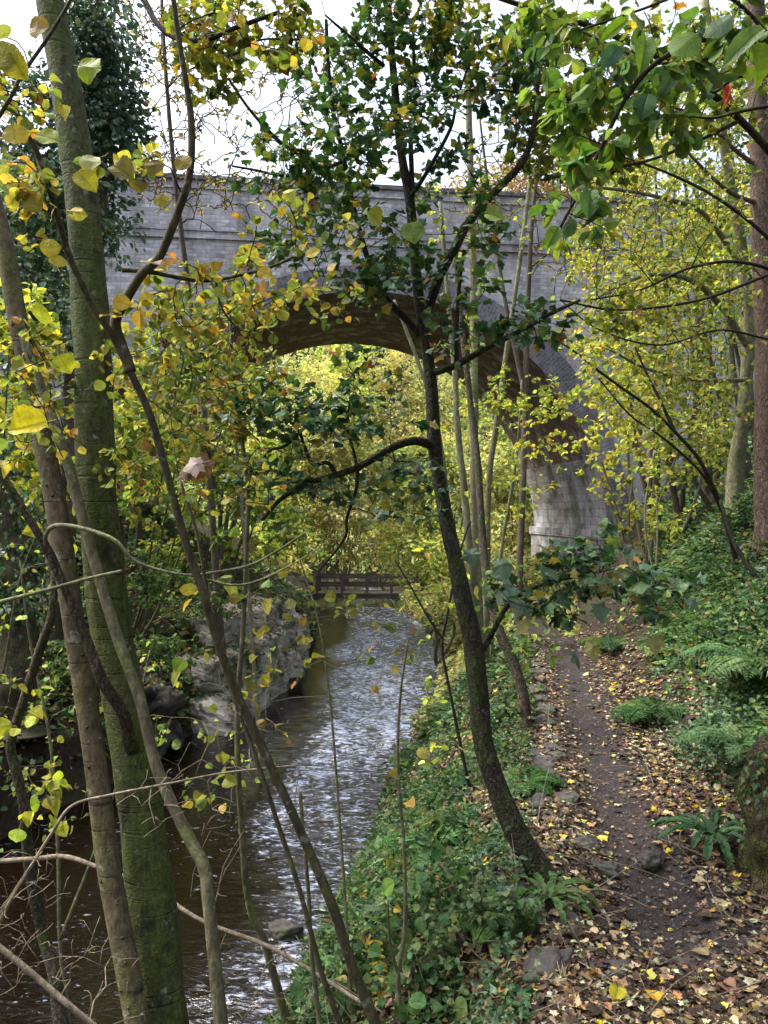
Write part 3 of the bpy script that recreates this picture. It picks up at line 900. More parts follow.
# ------------------------------------------------------------------ near trees, left
tb = Tubes()
c, r = stem_px(tb, [(164, 1024, 2.9), (138, 780, 3.05), (113, 640, 3.15), (98, 500, 3.2), (92, 350, 3.25), (86, 240, 3.28), (70, 110, 3.32), (50, 0, 3.36), (25, -160, 3.42), (5, -420, 3.6)], 48, 22, sides=28, n=150, ground=True, lump=.09)
bA = c[0].copy()
A = thing('mossy_tree', bA, 'thick mossy trunk leaning left, the largest in front of the river', 'tree')
tb.build('trunk', M['bark_mossy'], A, bA)
tb = Tubes()
stem_px(tb, [(142, 778, 3.12), (137, 760, 3.06), (131, 742, 2.98), (122, 712, 2.91), (104, 682, 2.86), (90, 648, 2.84), (74, 610, 2.82), (58, 573, 2.8), (46, 548, 2.78), (24, 512, 2.76), (-4, 468, 2.74), (-50, 410, 2.7)], 26, 7, sides=12, lump=.2, wpow=.28, n=90)
tb.build('branch', M['bark_cracked'], A, bA)
tb = Tubes()
stem_px(tb, [(46, 550, 2.78), (46, 535, 2.74), (54, 526, 2.72), (72, 526, 2.7), (95, 532, 2.68), (116, 541, 2.66), (134, 560, 2.66), (160, 570, 2.66), (190, 575, 2.66), (216, 572, 2.66), (250, 565, 2.64), (280, 549, 2.62), (302, 535, 2.6)], 4.8, 1.8, sides=10, lump=.32, n=110)
stem_px(tb, [(-5, 603, 2.7), (50, 589, 2.7), (90, 578, 2.7), (122, 571, 2.7)], 4.5, 3, sides=7, lump=.15)
stem_px(tb, [(190, 575, 2.66), (230, 585, 2.7), (260, 580, 2.7), (300, 560, 2.7), (330, 540, 2.75)], 3, 1.2, sides=5)
tb.build('lichen_branch', M['bark_lichen'], A, bA)

tb = Tubes()
c, r = stem_px(tb, [(141, 1040, 2.75), (111, 880, 2.85), (96, 768, 2.92), (72, 610, 3.0), (57, 512, 3.04), (33, 390, 3.08), (18, 320, 3.1), (4, 245, 3.12), (-16, 170, 3.15), (-50, 40, 3.2)], 24, 17, sides=20, n=120, ground=True, lump=.05)
bB = c[0].copy()
Bt = thing('smooth_tree', bB, 'slim smooth brown trunk with dark knots, just left of the mossy trunk', 'tree')
tb2 = Tubes()
for k, (px, py) in enumerate([(97, 800), (104, 850), (108, 880), (113, 905), (118, 935), (122, 962), (126, 985), (88, 730), (78, 655), (52, 500), (50, 488), (46, 420), (66, 590), (129, 1008), (30, 330), (92, 760)]):
    i_ = np.argmin(np.abs(EYE - (py - 512) / FPX * c[:, 1] - c[:, 2])); p = c[i_]
    a = rng.uniform(-2.6, -.5); o_ = np.array([math.cos(a), math.sin(a), .1])
    q0, q1 = p + o_ * r[i_] * .8, p + o_ * (r[i_] + .006) + [0, 0, .002]
    tb2.add(spline([q0, q1], 5), [.010, .0085, .0065, .005, .0025], 8, .3, k)
tb.build('trunk', M['bark_smooth'], Bt, bB, tb2, M['bark_brown'])
tb = Tubes()
stem_px(tb, [(222, 1030, 2.62), (209, 905, 2.7), (204, 868, 2.74), (185, 830, 2.78), (157, 768, 2.82), (140, 700, 2.86), (118, 640, 2.9), (97, 570, 2.95), (79, 505, 2.98), (64, 450, 3.0), (44, 395, 3.02), (26, 345, 3.06), (22, 330, 3.09)], 13, 9, sides=12, n=90, ground=True, lump=.08)
Dt = thing('thin_tree', P(222, 1030, 2.62), 'thin greenish stem crossing in front of the mossy trunk with a kink near the water', 'tree')
tb.build('trunk', M['bark_stem'], Dt, P(222, 1030, 2.62))

# hazel with the forked dark branches and yellow leaves
HZ = [
    ([(371, 1012, 2.45), (350, 960, 2.45), (332, 905, 2.45), (300, 830, 2.45), (270, 765, 2.45), (240, 700, 2.44), (222, 655, 2.42), (205, 600, 2.4), (185, 540, 2.38), (166, 470, 2.36), (150, 415, 2.34), (132, 375, 2.32), (112, 335, 2.3), (94, 308, 2.28), (80, 280, 2.26), (68, 252, 2.24), (54, 205, 2.2), (38, 155, 2.15), (18, 115, 2.1), (-6, 72, 2.05)], 10, 5.5, True),
    ([(131, 372, 2.32), (122, 345, 2.32), (116, 322, 2.32), (126, 300, 2.31), (142, 274, 2.3), (160, 256, 2.3), (178, 212, 2.28), (190, 172, 2.26), (191, 120, 2.24), (184, 70, 2.22), (176, 20, 2.2), (170, -30, 2.18)], 11, 5, False),
    ([(122, 270, 2.32), (150, 272, 2.34), (192, 280, 2.36), (215, 280, 2.38), (240, 275, 2.4), (268, 268, 2.42), (296, 256, 2.45)], 5, 2.5, False),
    ([(216, 281, 2.38), (219, 300, 2.4), (226, 315, 2.42), (238, 330, 2.44)], 3, 1.5, False),
    ([(-4, 122, 1.9), (12, 95, 1.9), (22, 75, 1.9), (45, 42, 1.9), (62, 15, 1.9), (75, -8, 1.9)], 4, 3, False),
    ([(342, 1030, 2.4), (322, 975, 2.4), (314, 945, 2.4), (300, 892, 2.4), (280, 830, 2.42), (260, 770, 2.44), (240, 715, 2.48), (216, 640, 2.52), (206, 585, 2.55), (196, 530, 2.58), (180, 480, 2.6)], 6, 3, True),
]


def hazel_extra(lv):
    px_leaves(lv, 'hazel', [
        (84, 66, 1.75, .072, 20, (.26, .33, .03)), (43, 136, 1.9, .064, 15, (.33, .38, .04)), (14, 130, 1.9, .055, 80, (.48, .38, .06)), (82, 176, 1.9, .062, 40, (.40, .36, .03)),
        (86, 160, 1.95, .06, 15, (.42, .43, .16)), (46, 247, 2.0, .055, -10, (.50, .42, .03)), (54, 260, 2.0, .05, 10, (.46, .36, .04)), (118, 302, 2.1, .052, 10, (.50, .33, .04)),
        (14, 60, 1.8, .07, 60, (.30, .27, .03)), (6, 48, 1.8, .07, 100, (.26, .25, .03)), (34, 200, 2.0, .06, 60, (.34, .27, .03)), (22, 190, 2.0, .06, 20, (.30, .2, .03)),
        (38, 22, 1.8, .06, 95, (.3, .2, .04)), (140, 316, 2.2, .05, 95, (.48, .32, .06)), (62, 360, 2.2, .06, 60, (.36, .38, .03)), (40, 310, 2.2, .07, 100, (.38, .42, .04)),
        (118, 168, 2.1, .07, 25, (.20, .17, .03)), (135, 180, 2.1, .065, 10, (.24, .2, .03)), (150, 165, 2.1, .06, -15, (.22, .17, .03)), (180, 160, 2.2, .055, 30, (.27, .2, .03)), (158, 200, 2.2, .05, 10, (.42, .38, .03)),
        (214, 262, 2.35, .055, 5, (.40, .28, .03)), (200, 270, 2.35, .05, 50, (.38, .25, .04)), (262, 272, 2.35, .05, 20, (.42, .30, .03)), (310, 254, 2.3, .05, -30, (.44, .35, .03))])
    px_leaves(lv, 'hazel', [(36, 424, 1.55, .08, 165, (.62, .52, .03))])
    # curled dead leaf caught on a twig
    px_leaves(lv, 'maple', [(202, 463, 1.70, .046, 165, (.40, .30, .24)), (212, 469, 1.71, .05, 200, (.17, .085, .045)), (193, 470, 1.715, .042, 150, (.22, .13, .08)), (206, 475, 1.72, .045, 185, (.28, .20, .05))], calm=True)


hz_leaf = [dict(tpl='hazel', per=6, size=.031, items=YEL, t0=.2, spread=.02, droop=.35, tilt=.9, clump=1.5)]
tree('hazel_tree', 'hazel with dark forked branches and large yellow leaves, crossing the mossy trunk', 'tree', HZ,
     [(20, 60, 1.95, 30, 70, .2, 9), (25, 210, 2.1, 35, 60, .2, 9), (135, 190, 2.25, 50, 40, .25, 7), (200, 300, 2.4, 110, 40, .3, 36), (300, 240, 2.45, 70, 40, .3, 18), (180, 400, 3.2, 70, 60, .5, 44), (250, 430, 3.3, 60, 60, .5, 26), (130, 470, 3.2, 50, 50, .5, 18), (40, 390, 3.2, 45, 70, .4, 20), (250, 340, 3, 60, 40, .4, 22), (300, 295, 2.5, 60, 30, .3, 18),
      (200, 330, 2.6, 90, 35, .4, 20), (255, 10, 2.2, 70, 30, .3, 12), (30, 400, 2.4, 50, 90, .3, 14), (170, 380, 2.6, 70, 50, .4, 14), (260, 480, 2.6, 60, 45, .4, 10), (30, 190, 2.1, 30, 30, .2, 6)],
     hz_leaf, 'bark_brown', twig_mat='bark_dark', first=14, base_k=.006, tip=.0017, extra=hazel_extra, rmax=.4)

# knobbly dark sapling at the left edge
tree('sapling', 'knobbly dark sapling at the far left edge with a few small yellow leaves', 'sapling',
     [([(62, 1030, 3.9), (55, 980, 3.95), (44, 938, 4), (35, 900, 4), (28, 858, 4), (25, 810, 4), (16, 770, 4), (11, 742, 4), (27, 690, 4), (40, 650, 4), (51, 618, 4), (54, 588, 4), (60, 530, 4.05), (66, 440, 4.1)], 13, 7, True)],
     [(20, 705, 3.9, 22, 30, .2, 8), (40, 800, 3.9, 35, 30, .2, 10), (60, 500, 4.0, 40, 60, .3, 8)],
     dict(tpl='ovate', per=2.2, size=.07, items=[(3, (.36, .40, .05)), (2, (.48, .42, .04))], droop=.3), 'bark_cracked', base_k=.006)
tree('sapling', 'slender dark sapling standing in the shallows in front of the riffle', 'sapling',
     [([(284, 1010, 3.4), (272, 968, 3.4), (263, 938, 3.4), (252, 915, 3.4), (246, 885, 3.4), (243, 850, 3.4), (238, 768, 3.4), (238, 700, 3.4), (243, 630, 3.4), (246, 560, 3.4), (247, 480, 3.4), (232, 370, 3.4), (231, 320, 3.4)], 9, 3, True)],
     [(215, 650, 3.4, 70, 70, .3, 16), (250, 560, 3.4, 60, 50, .3, 12), (200, 760, 3.4, 60, 40, .3, 8)],
     dict(tpl='hazel', per=1.3, size=.065, items=YEL[:3], droop=.6, tilt=1.1), 'bark_stem', base_k=.005, tip=.0012)
tree('sapling', 'bare thin brown sapling on the near bank below the riffle', 'sapling',
     [([(402, 1030, 2.7), (398, 975, 2.7), (405, 930, 2.7), (404, 850, 2.7), (398, 768, 2.7), (400, 700, 2.7), (408, 640, 2.7)], 6, 2, True),
      ([(398, 975, 2.7), (390, 940, 2.65), (388, 900, 2.6)], 3, 1.5, False)],
     [(380, 900, 2.7, 40, 60, .2, 6), (390, 760, 2.7, 40, 50, .2, 6)],
     dict(tpl='hazel', per=.5, size=.05, items=YEL, droop=.5), 'bark_stem', base_k=.004, tip=.001)
tree('sapling', 'wiry sapling with bare twigs left of the leaning cracked tree', 'sapling',
     [([(470, 790, 4.6), (461, 747, 4.6), (449, 687, 4.6), (442, 647, 4.6), (447, 617, 4.6), (458, 560, 4.6), (470, 520, 4.6)], 4, 2, True),
      ([(443, 640, 4.6), (425, 612, 4.6), (410, 585, 4.6), (395, 560, 4.6)], 2.5, 1.2, False)],
     [(430, 600, 4.6, 50, 60, .3, 10), (425, 720, 4.6, 45, 60, .3, 12)],
     dict(tpl='six', per=1.5, size=.05, items=YELGREEN, droop=.4), 'bark_dark', base_k=.004, tip=.0012)
tree('sapling', 'short broken stem standing among the forked hazel stems by the water', 'sapling',
     [([(318, 1010, 2.55), (312, 960, 2.55), (309, 900, 2.55), (304, 840, 2.55), (300, 791, 2.55)], 5, 4, True)], None, None, 'bark_stem')

tree('sapling', 'whippy sapling with scattered yellow leaves hanging over the water beside the rock ledge', 'sapling',
     [([(352, 1015, 3.0), (345, 900, 3.1), (338, 800, 3.2), (330, 700, 3.3), (318, 620, 3.4), (300, 560, 3.5)], 4, 1.5, True)],
     [(290, 620, 3.3, 80, 60, .4, 24), (360, 650, 3.2, 70, 60, .4, 18), (250, 700, 3.3, 70, 60, .4, 16), (390, 620, 3.4, 50, 60, .4, 12)],
     dict(tpl='hazel', per=1.5, size=.042, items=YEL, droop=.5, tilt=1.0), 'bark_stem', base_k=.003, tip=.0014)
tree('sapling', 'many twigged sapling with small pale leaves at the left edge behind the knobbly stem', 'sapling',
     [([(70, 1030, 4.6), (60, 940, 4.7), (58, 850, 4.8), (50, 740, 4.9), (30, 640, 5.0), (20, 560, 5.0)], 5, 2, True), ([(60, 940, 4.7), (95, 850, 4.8), (130, 740, 4.8), (150, 650, 4.9)], 4, 1.5, False)],
     [(30, 690, 4.9, 50, 70, .5, 34), (40, 800, 4.8, 60, 50, .5, 26), (130, 700, 4.8, 60, 70, .5, 30), (30, 580, 5, 50, 50, .5, 22), (230, 760, 4.6, 70, 60, .5, 16)],
     dict(tpl='ovate', per=2.4, size=.038, items=[(3, (.34, .38, .07)), (2, (.46, .42, .07)), (3, (.15, .21, .05))], droop=.4, tilt=.9), 'bark_stem', base_k=.003, tip=.0018)
# fallen bare branches across the water, lower left
def fallen(label, lines, bark='bark_dead', twigs=None):
    tb = Tubes(); nodes, rads = [], []
    for pts, w0, w1 in lines:
        c, r = stem_px(tb, pts, w0, w1, sides=8, lump=.12); nodes.append(c); rads.append(r)
    base = nodes[0][0]
    root = thing('fallen_branch', base, label, 'branch')
    tw = Tubes()
    if twigs: grow(tw, nodes, rads, blob_points(twigs), .0012, .004, .6, .08, sides=5)
    root.empty_display_size = .1
    tb.build('stem', M[bark], root, base, tw, M[bark])


fallen('pale bare branch rising from the lower left edge and bending right over the trunks', [([(-12, 945, 2.3), (8, 905, 2.3), (30, 868, 2.32), (52, 833, 2.34), (72, 806, 2.36), (110, 795, 2.38), (172, 783, 2.4), (230, 772, 2.45), (300, 765, 2.5)], 4.5, 1.5)],
       twigs=[(180, 800, 2.5, 70, 40, .2, 30), (30, 900, 2.4, 40, 40, .2, 14), (270, 800, 2.6, 60, 60, .3, 16)])
fallen('long pale branch lying behind the trunks and sloping down across the water', [([(-15, 862, 3.3), (35, 859, 3.3), (66, 857, 3.3), (100, 868, 3.25), (150, 888, 3.2), (200, 920, 3.1), (265, 945, 3.0), (310, 970, 2.9), (362, 1003, 2.75)], 5, 4)],
       twigs=[(110, 920, 3.2, 40, 50, .2, 22), (250, 985, 2.9, 80, 40, .2, 30), (320, 1000, 2.8, 40, 30, .2, 16), (220, 860, 3, 60, 60, .3, 14)])
fallen('thick pale dead branch in the bottom left corner', [([(-12, 938, 2.1), (30, 972, 2.1), (60, 998, 2.1), (98, 1030, 2.1)], 6, 6)],
       twigs=[(20, 900, 2.2, 40, 60, .2, 30), (60, 960, 2.3, 60, 40, .2, 24), (15, 970, 2.2, 30, 30, .2, 14), (120, 990, 2.3, 50, 30, .2, 12)])

# ------------------------------------------------------------------ sycamore in the middle
SY = [
    ([(545, 884, 3.24), (533, 860, 3.27), (515, 830, 3.31), (492, 775, 3.4), (481, 725, 3.48), (474, 650, 3.58), (463, 600, 3.65), (454, 555, 3.74), (445, 512, 3.82), (434, 445, 3.85), (432, 400, 3.87), (428, 355, 3.9), (420, 305, 3.92), (414, 250, 3.95), (410, 200, 3.97), (401, 150, 4), (395, 90, 4.02), (389, 20, 4.05), (384, -60, 4.1)], 30, 6, True),
    ([(424, 320, 3.9), (432, 298, 3.88), (442, 272, 3.86), (455, 248, 3.84), (465, 228, 3.82), (482, 206, 3.8), (502, 185, 3.78), (520, 166, 3.76), (530, 145, 3.75), (536, 115, 3.74), (537, 85, 3.73), (540, 40, 3.7)], 10, 5, False),
    ([(433, 373, 3.88), (456, 365, 3.8), (490, 346, 3.72), (520, 331, 3.65), (550, 314, 3.58), (580, 300, 3.5)], 8, 3, False),
    ([(456, 364, 3.82), (457, 325, 3.84), (459, 290, 3.86), (464, 250, 3.88)], 5, 3, False),
    ([(433, 446, 3.85), (417, 441, 3.8), (400, 444, 3.75), (384, 452, 3.7), (358, 467, 3.62), (330, 477, 3.56), (305, 484, 3.5), (280, 500, 3.42), (262, 520, 3.36)], 9, 4, False),
    ([(336, 474, 3.58), (328, 463, 3.57), (313, 464, 3.56), (305, 448, 3.55), (298, 430, 3.54), (280, 412, 3.52)], 4.5, 2.5, False),
    ([(318, 415, 3.5), (300, 432, 3.53), (285, 446, 3.53), (268, 452, 3.5), (255, 475, 3.5), (246, 490, 3.5)], 3.5, 2, False),
    ([(358, 468, 3.62), (356, 490, 3.6), (347, 518, 3.58), (346, 535, 3.57), (335, 552, 3.55), (318, 572, 3.52)], 4, 2, False),
    ([(357, 466, 3.62), (352, 445, 3.6), (347, 428, 3.58), (350, 400, 3.55)], 3, 2, False),
    ([(420, 335, 3.92), (405, 318, 3.9), (388, 300, 3.88), (374, 275, 3.86), (362, 240, 3.84), (352, 200, 3.82), (347, 176, 3.8), (342, 150, 3.78), (332, 105, 3.76), (328, 60, 3.74), (326, 20, 3.72)], 7, 3.5, False),
    ([(349, 178, 3.8), (330, 172, 3.76), (300, 155, 3.7), (278, 140, 3.66), (250, 110, 3.6), (228, 78, 3.56)], 5, 2.5, False),
    ([(400, 122, 3.95), (370, 145, 3.86), (345, 160, 3.8), (315, 171, 3.74), (285, 176, 3.7), (255, 170, 3.65), (232, 166, 3.6)], 4, 2, False),
    ([(412, 245, 3.95), (412, 180, 3.98), (411, 140, 4.0), (415, 100, 4.02), (413, 30, 4.05)], 6, 3, False),
    ([(384, 66, 4.0), (365, 50, 3.9), (340, 28, 3.8), (325, 15, 3.75)], 4, 2, False),
    ([(476, 662, 3.57), (486, 645, 3.56), (498, 622, 3.53), (508, 606, 3.52), (528, 590, 3.45), (560, 580, 3.35), (600, 572, 3.25)], 6, 2.5, False),
    ([(408, 200, 3.96), (425, 175, 3.92), (450, 130, 3.86), (457, 100, 3.84), (470, 60, 3.8)], 5, 2, False),
]
SYB = [(345, 60, 3.9, 75, 65, .5, 56), (330, 140, 3.75, 75, 45, .4, 44), (420, 40, 4.0, 60, 55, .5, 40), (440, 150, 3.9, 50, 60, .4, 24), (500, 90, 3.75, 60, 70, .4, 28), (290, 165, 3.6, 60, 15, .3, 25),
       (360, 215, 3.7, 50, 35, .4, 25), (300, 250, 3.55, 70, 30, .3, 18), (415, 260, 3.7, 55, 35, .3, 24), (370, 285, 3.6, 50, 25, .3, 16), (480, 320, 3.6, 70, 30, .3, 20), (540, 325, 3.5, 40, 18, .3, 8),
       (300, 410, 3.5, 70, 32, .35, 34), (350, 425, 3.5, 45, 25, .3, 14), (250, 400, 3.5, 40, 35, .3, 14), (280, 480, 3.45, 60, 35, .3, 20), (380, 490, 3.6, 45, 50, .3, 14), (420, 480, 3.6, 30, 60, .3, 8),
       (540, 590, 3.4, 70, 35, .3, 24), (600, 570, 3.25, 60, 35, .3, 22), (650, 590, 3.3, 40, 30, .3, 12), (370, 370, 3.6, 40, 40, .3, 8), (490, 230, 3.6, 40, 50, .3, 10)]


def syc_extra(lv):
    px_leaves(lv, 'maple', [(x_, y_, 3.2 + .15 * rng.random(), rng.uniform(.07, .105), rng.uniform(20, 160), (.10, .16, .09) if rng.random() < .7 else (.26, .24, .06)) for x_, y_ in
                            ((496, 572), (512, 586), (525, 600), (560, 590), (598, 604), (640, 588), (662, 582), (688, 598), (655, 636), (592, 642), (574, 652), (620, 625), (545, 570), (500, 560), (610, 580), (470, 550), (530, 620))], up=.7)
    px_leaves(lv, 'hazel', [(490, 214, 3.0, .075, 10, (.17, .22, .03)), (412, 228, 2.9, .085, 80, (.15, .22, .03)), (372, 215, 3, .07, 30, (.24, .26, .03))])


tree('sycamore_tree', 'leaning sycamore with dark cracked trunk rooted at the left edge of the path', 'tree', SY, SYB,
     [dict(tpl='maple', per=8.5, size=.043, items=SYC, t0=.15, spread=.05, droop=.12, tilt=.42, clump=.9)],
     'bark_sycamore', trunk_sides=16, first=20, base_k=.006, tip=.0021, extra=syc_extra, twig_mat='bark_dark', rmax=.45, leafmat='leaf_glossy', lump=.16, wpow=.62)

# leaning tree behind, on the bank
tree('alder_tree', 'curved slim trunk behind the sycamore, rooted on the bank beside the path', 'tree',
     [([(526, 728, 5.6), (523, 695, 5.65), (514, 663, 5.7), (502, 638, 5.75), (494, 612, 5.8), (487, 580, 5.85), (482, 530, 5.95), (478, 470, 6.05), (470, 400, 6.2), (462, 330, 6.3), (455, 250, 6.4)], 13, 5, True)],
     [(470, 300, 6.3, 50, 70, .6, 16), (500, 600, 5.7, 45, 40, .4, 14), (540, 640, 5.4, 40, 30, .4, 12)],
     dict(tpl='six', per=4, size=.06, items=MIDGREEN, droop=.4), 'bark_cracked', base_k=.006, lump=.14)
tree('ash_tree', 'clump of four pale straight stems behind the sycamore at the river side', 'tree',
     [([(481, 668, 9.2), (478, 600, 9.2), (475, 512, 9.2), (474, 430, 9.2), (474, 340, 9.2), (473, 256, 9.2), (470, 150, 9.2), (466, 30, 9.2)], 11, 6, True),
      ([(476, 665, 9.1), (470, 560, 9.1), (464, 490, 9.1), (457, 420, 9.1), (455, 375, 9.1), (448, 300, 9.1), (440, 200, 9.1)], 9, 4, True),
      ([(486, 665, 9.3), (487, 560, 9.3), (489, 480, 9.3), (497, 420, 9.3), (506, 355, 9.3), (520, 260, 9.3), (530, 180, 9.3)], 8, 4, True),
      ([(470, 660, 9.0), (455, 560, 9.0), (440, 440, 9.0), (424, 380, 9.0), (408, 335, 9.0), (394, 300, 9.0)], 6, 3, True),
      ([(490, 665, 9.4), (500, 560, 9.4), (516, 460, 9.4), (522, 380, 9.4)], 5, 2, True)],
     [(510, 400, 9.0, 60, 30, .8, 50), (560, 400, 8.8, 40, 25, .6, 26), (470, 210, 9, 70, 90, .8, 22), (530, 460, 9.2, 35, 60, .8, 26), (480, 480, 9.2, 60, 80, .8, 26)],
     dict(tpl='six', per=8, size=.06, items=YELGREEN, droop=.3, clump=.6), 'bark_pale', base_k=.006, tip=.002)

# ------------------------------------------------------------------ right side
YG2 = [(4, (.40, .41, .085)), (4, (.25, .31, .06)), (2, (.50, .45, .09)), (1.8, (.12, .17, .045)), (.4, (.42, .28, .07))]
tree('maple_tree', 'pale barked maple on the right slope with a wide spray of small yellow green leaves', 'tree',
     [([(733, 542, 9.2), (735, 490, 9.2), (738, 450, 9.15), (745, 405, 9.1), (747, 370, 9.05), (749, 330, 9), (742, 250, 8.9), (728, 170, 8.8), (715, 80, 8.7), (705, 0, 8.7)], 17, 7, True),
      ([(747, 345, 9), (720, 305, 8.6), (690, 280, 8.2), (650, 275, 7.8), (610, 290, 7.4), (575, 315, 7.1)], 7, 2.5, False),
      ([(744, 270, 8.9), (705, 215, 8.4), (670, 200, 8), (620, 190, 7.6), (570, 185, 7.2)], 6, 2.5, False),
      ([(747, 380, 9.0), (700, 380, 8.5), (650, 370, 8.1), (610, 350, 7.8)], 5, 2, False)],
     [(650, 250, 8.2, 85, 45, 1.0, 120), (620, 320, 7.8, 65, 50, .9, 120), (700, 300, 8.5, 65, 60, 1, 110), (640, 390, 8.2, 70, 40, .8, 90), (720, 210, 8.6, 55, 50, 1, 70), (640, 180, 7.8, 70, 40, .9, 70),
      (720, 400, 8.6, 50, 50, .8, 50), (690, 110, 8.6, 80, 70, 1, 80), (590, 240, 7.6, 40, 40, .8, 30)],
     dict(tpl='six', per=9, size=.055, items=YG2, droop=.3, tilt=.8, clump=.5, spread=.06), 'bark_pale', base_k=.007, tip=.002, twig_mat='bark_dark', first=24)
tree('tall_tree', 'straight red brown trunk at the right edge of the view', 'tree',
     [([(767, 512, 7.4), (766, 440, 7.4), (766, 350, 7.4), (763, 256, 7.4), (760, 170, 7.4), (757, 80, 7.4), (755, 0, 7.4), (752, -120, 7.4)], 24, 16, True),
      ([(764, 205, 7.4), (735, 195, 7.3), (715, 180, 7.2), (695, 160, 7.1), (672, 135, 7)], 5, 2, False),
      ([(762, 170, 7.4), (735, 150, 7.3), (700, 118, 7.1), (650, 100, 7)], 5, 2, False)],
     [(720, 150, 7.2, 50, 60, .5, 26), (700, 60, 7.1, 60, 50, .5, 26), (740, 260, 7.3, 40, 60, .4, 14)],
     dict(tpl='six', per=3, size=.07, items=MIDGREEN, droop=.3), 'bark_red', base_k=.008, twig_mat='bark_dark', trunk_sides=18, lump=.07)
tree('leaning_tree', 'pair of thin dark stems leaning left across the right slope', 'tree',
     [([(732, 545, 7.4), (722, 510, 7.3), (712, 485, 7.2), (698, 458, 7.1), (675, 432, 7), (650, 408, 6.9), (625, 390, 6.8), (600, 372, 6.7), (575, 352, 6.6), (540, 330, 6.5)], 5, 1.8, True),
      ([(722, 512, 7.3), (705, 478, 7.2), (680, 452, 7.1), (655, 432, 7), (630, 415, 6.9), (598, 378, 6.7)], 3, 1.5, False),
      ([(675, 432, 7), (660, 400, 7), (645, 370, 7), (628, 330, 7)], 3.5, 1.5, False),
      ([(768, 590, 6.6), (757, 578, 6.6), (735, 545, 6.7), (720, 500, 6.8)], 6, 3, False)],
     [(610, 350, 6.7, 60, 40, .5, 30), (650, 420, 6.9, 60, 40, .5, 20), (660, 480, 7, 50, 40, .5, 12)],
     dict(tpl='six', per=5, size=.06, items=YG2, droop=.3), 'bark_dark', base_k=.005, tip=.0015)
tree('thorn_tree', 'almost leafless thorn with many thin dark crossing branches on the right slope', 'tree',
     [([(905, 560, 5.6), (880, 430, 5.6), (840, 330, 5.5), (790, 280, 5.4), (740, 262, 5.3), (690, 268, 5.2), (640, 290, 5.1), (590, 300, 5.0)], 6, 1.5, True),
      ([(840, 330, 5.5), (780, 250, 5.4), (720, 200, 5.3), (660, 170, 5.2), (600, 150, 5.1)], 5, 1.5, False),
      ([(840, 330, 5.5), (780, 340, 5.4), (720, 330, 5.3), (660, 345, 5.2), (600, 330, 5.1), (560, 300, 5.1)], 3, 1.2, False)],
     [(660, 230, 5.3, 95, 75, .6, 110), (700, 330, 5.3, 80, 60, .6, 50), (600, 280, 5.1, 50, 60, .5, 34)],
     dict(tpl='six', per=1.2, size=.05, items=[(3, (.22, .24, .04)), (2, (.3, .24, .04)), (1, (.1, .14, .03))], droop=.4), 'bark_dark', base_k=.003, tip=.0026, first=24, sag=.15)
BIGG = [(4, (.11, .20, .035)), (3, (.16, .26, .04)), (2, (.23, .30, .045)), (1, (.07, .14, .06)), (.5, (.26, .24, .04))]


def bigg_extra(lv):
    px_leaves(lv, 'broad', [(752, 36, 1.45, .085, 150, (.13, .21, .06)), (756, 55, 1.5, .075, 60, (.13, .2, .02)), (646, 100, 1.7, .062, 110, (.06, .14, .05)), (672, 76, 1.7, .07, 125, (.10, .18, .07)), (590, 197, 1.7, .065, 100, (.08, .16, .05)),
                                (580, 170, 1.75, .075, 115, (.09, .18, .05)), (680, 127, 1.75, .055, 85, (.10, .16, .02)), (645, 128, 1.75, .05, 80, (.15, .26, .03)), (605, 155, 1.8, .055, 80, (.10, .17, .02)), (618, 155, 1.8, .05, 85, (.13, .21, .02)),
                                (570, 225, 1.8, .06, 130, (.09, .17, .05)), (555, 232, 1.8, .05, 120, (.12, .2, .03)), (585, 90, 1.7, .06, 130, (.14, .24, .03)), (645, 45, 1.6, .075, 100, (.14, .25, .03)), (620, 25, 1.6, .07, 145, (.15, .25, .02)),
                                (690, 40, 1.55, .07, 140, (.13, .22, .03)), (615, 52, 1.6, .06, 130, (.05, .12, .06)), (725, 22, 1.5, .06, 150, (.10, .16, .07))])
    px_leaves(lv, 'lance', [(727, 92, 1.9, .06, 80 + a, (.38, .05, .02)) for a in (-30, 0, 30)])


tree('hazel_tree', 'hazel with broad fresh green leaves arching in from the top right corner', 'tree',
     [([(1010, 560, 2.0), (960, 330, 1.95), (900, 180, 1.9), (830, 95, 1.85), (765, 40, 1.75), (720, 35, 1.7), (660, 60, 1.7), (625, 100, 1.75), (600, 150, 1.8), (580, 190, 1.8), (560, 228, 1.8)], 10, 3, True),
      ([(800, 100, 1.85), (768, 106, 1.9), (738, 112, 1.9), (712, 118, 1.9), (690, 116, 1.9)], 4, 2, False),
      ([(830, 95, 1.85), (770, 75, 1.8), (735, 78, 1.8), (710, 92, 1.8), (680, 65, 1.8), (650, 62, 1.8), (600, 40, 1.85), (560, 20, 1.9)], 4, 2, False),
      ([(790, 60, 1.8), (740, 5, 1.75), (700, -10, 1.7), (640, 10, 1.7), (580, 30, 1.75)], 4, 2, False)],
     [(640, 60, 1.75, 65, 55, .15, 26), (590, 100, 1.85, 50, 60, .15, 18), (720, 40, 1.65, 50, 40, .15, 14), (580, 200, 1.8, 35, 45, .12, 14), (650, 130, 1.8, 50, 25, .12, 9), (540, 40, 1.9, 40, 40, .15, 10)],
     dict(tpl='broad', per=6, size=.037, items=BIGG, t0=.25, spread=.015, droop=.9, tilt=1.0, clump=2), 'bark_dark', base_k=.005, tip=.001, extra=bigg_extra, rmax=.4)
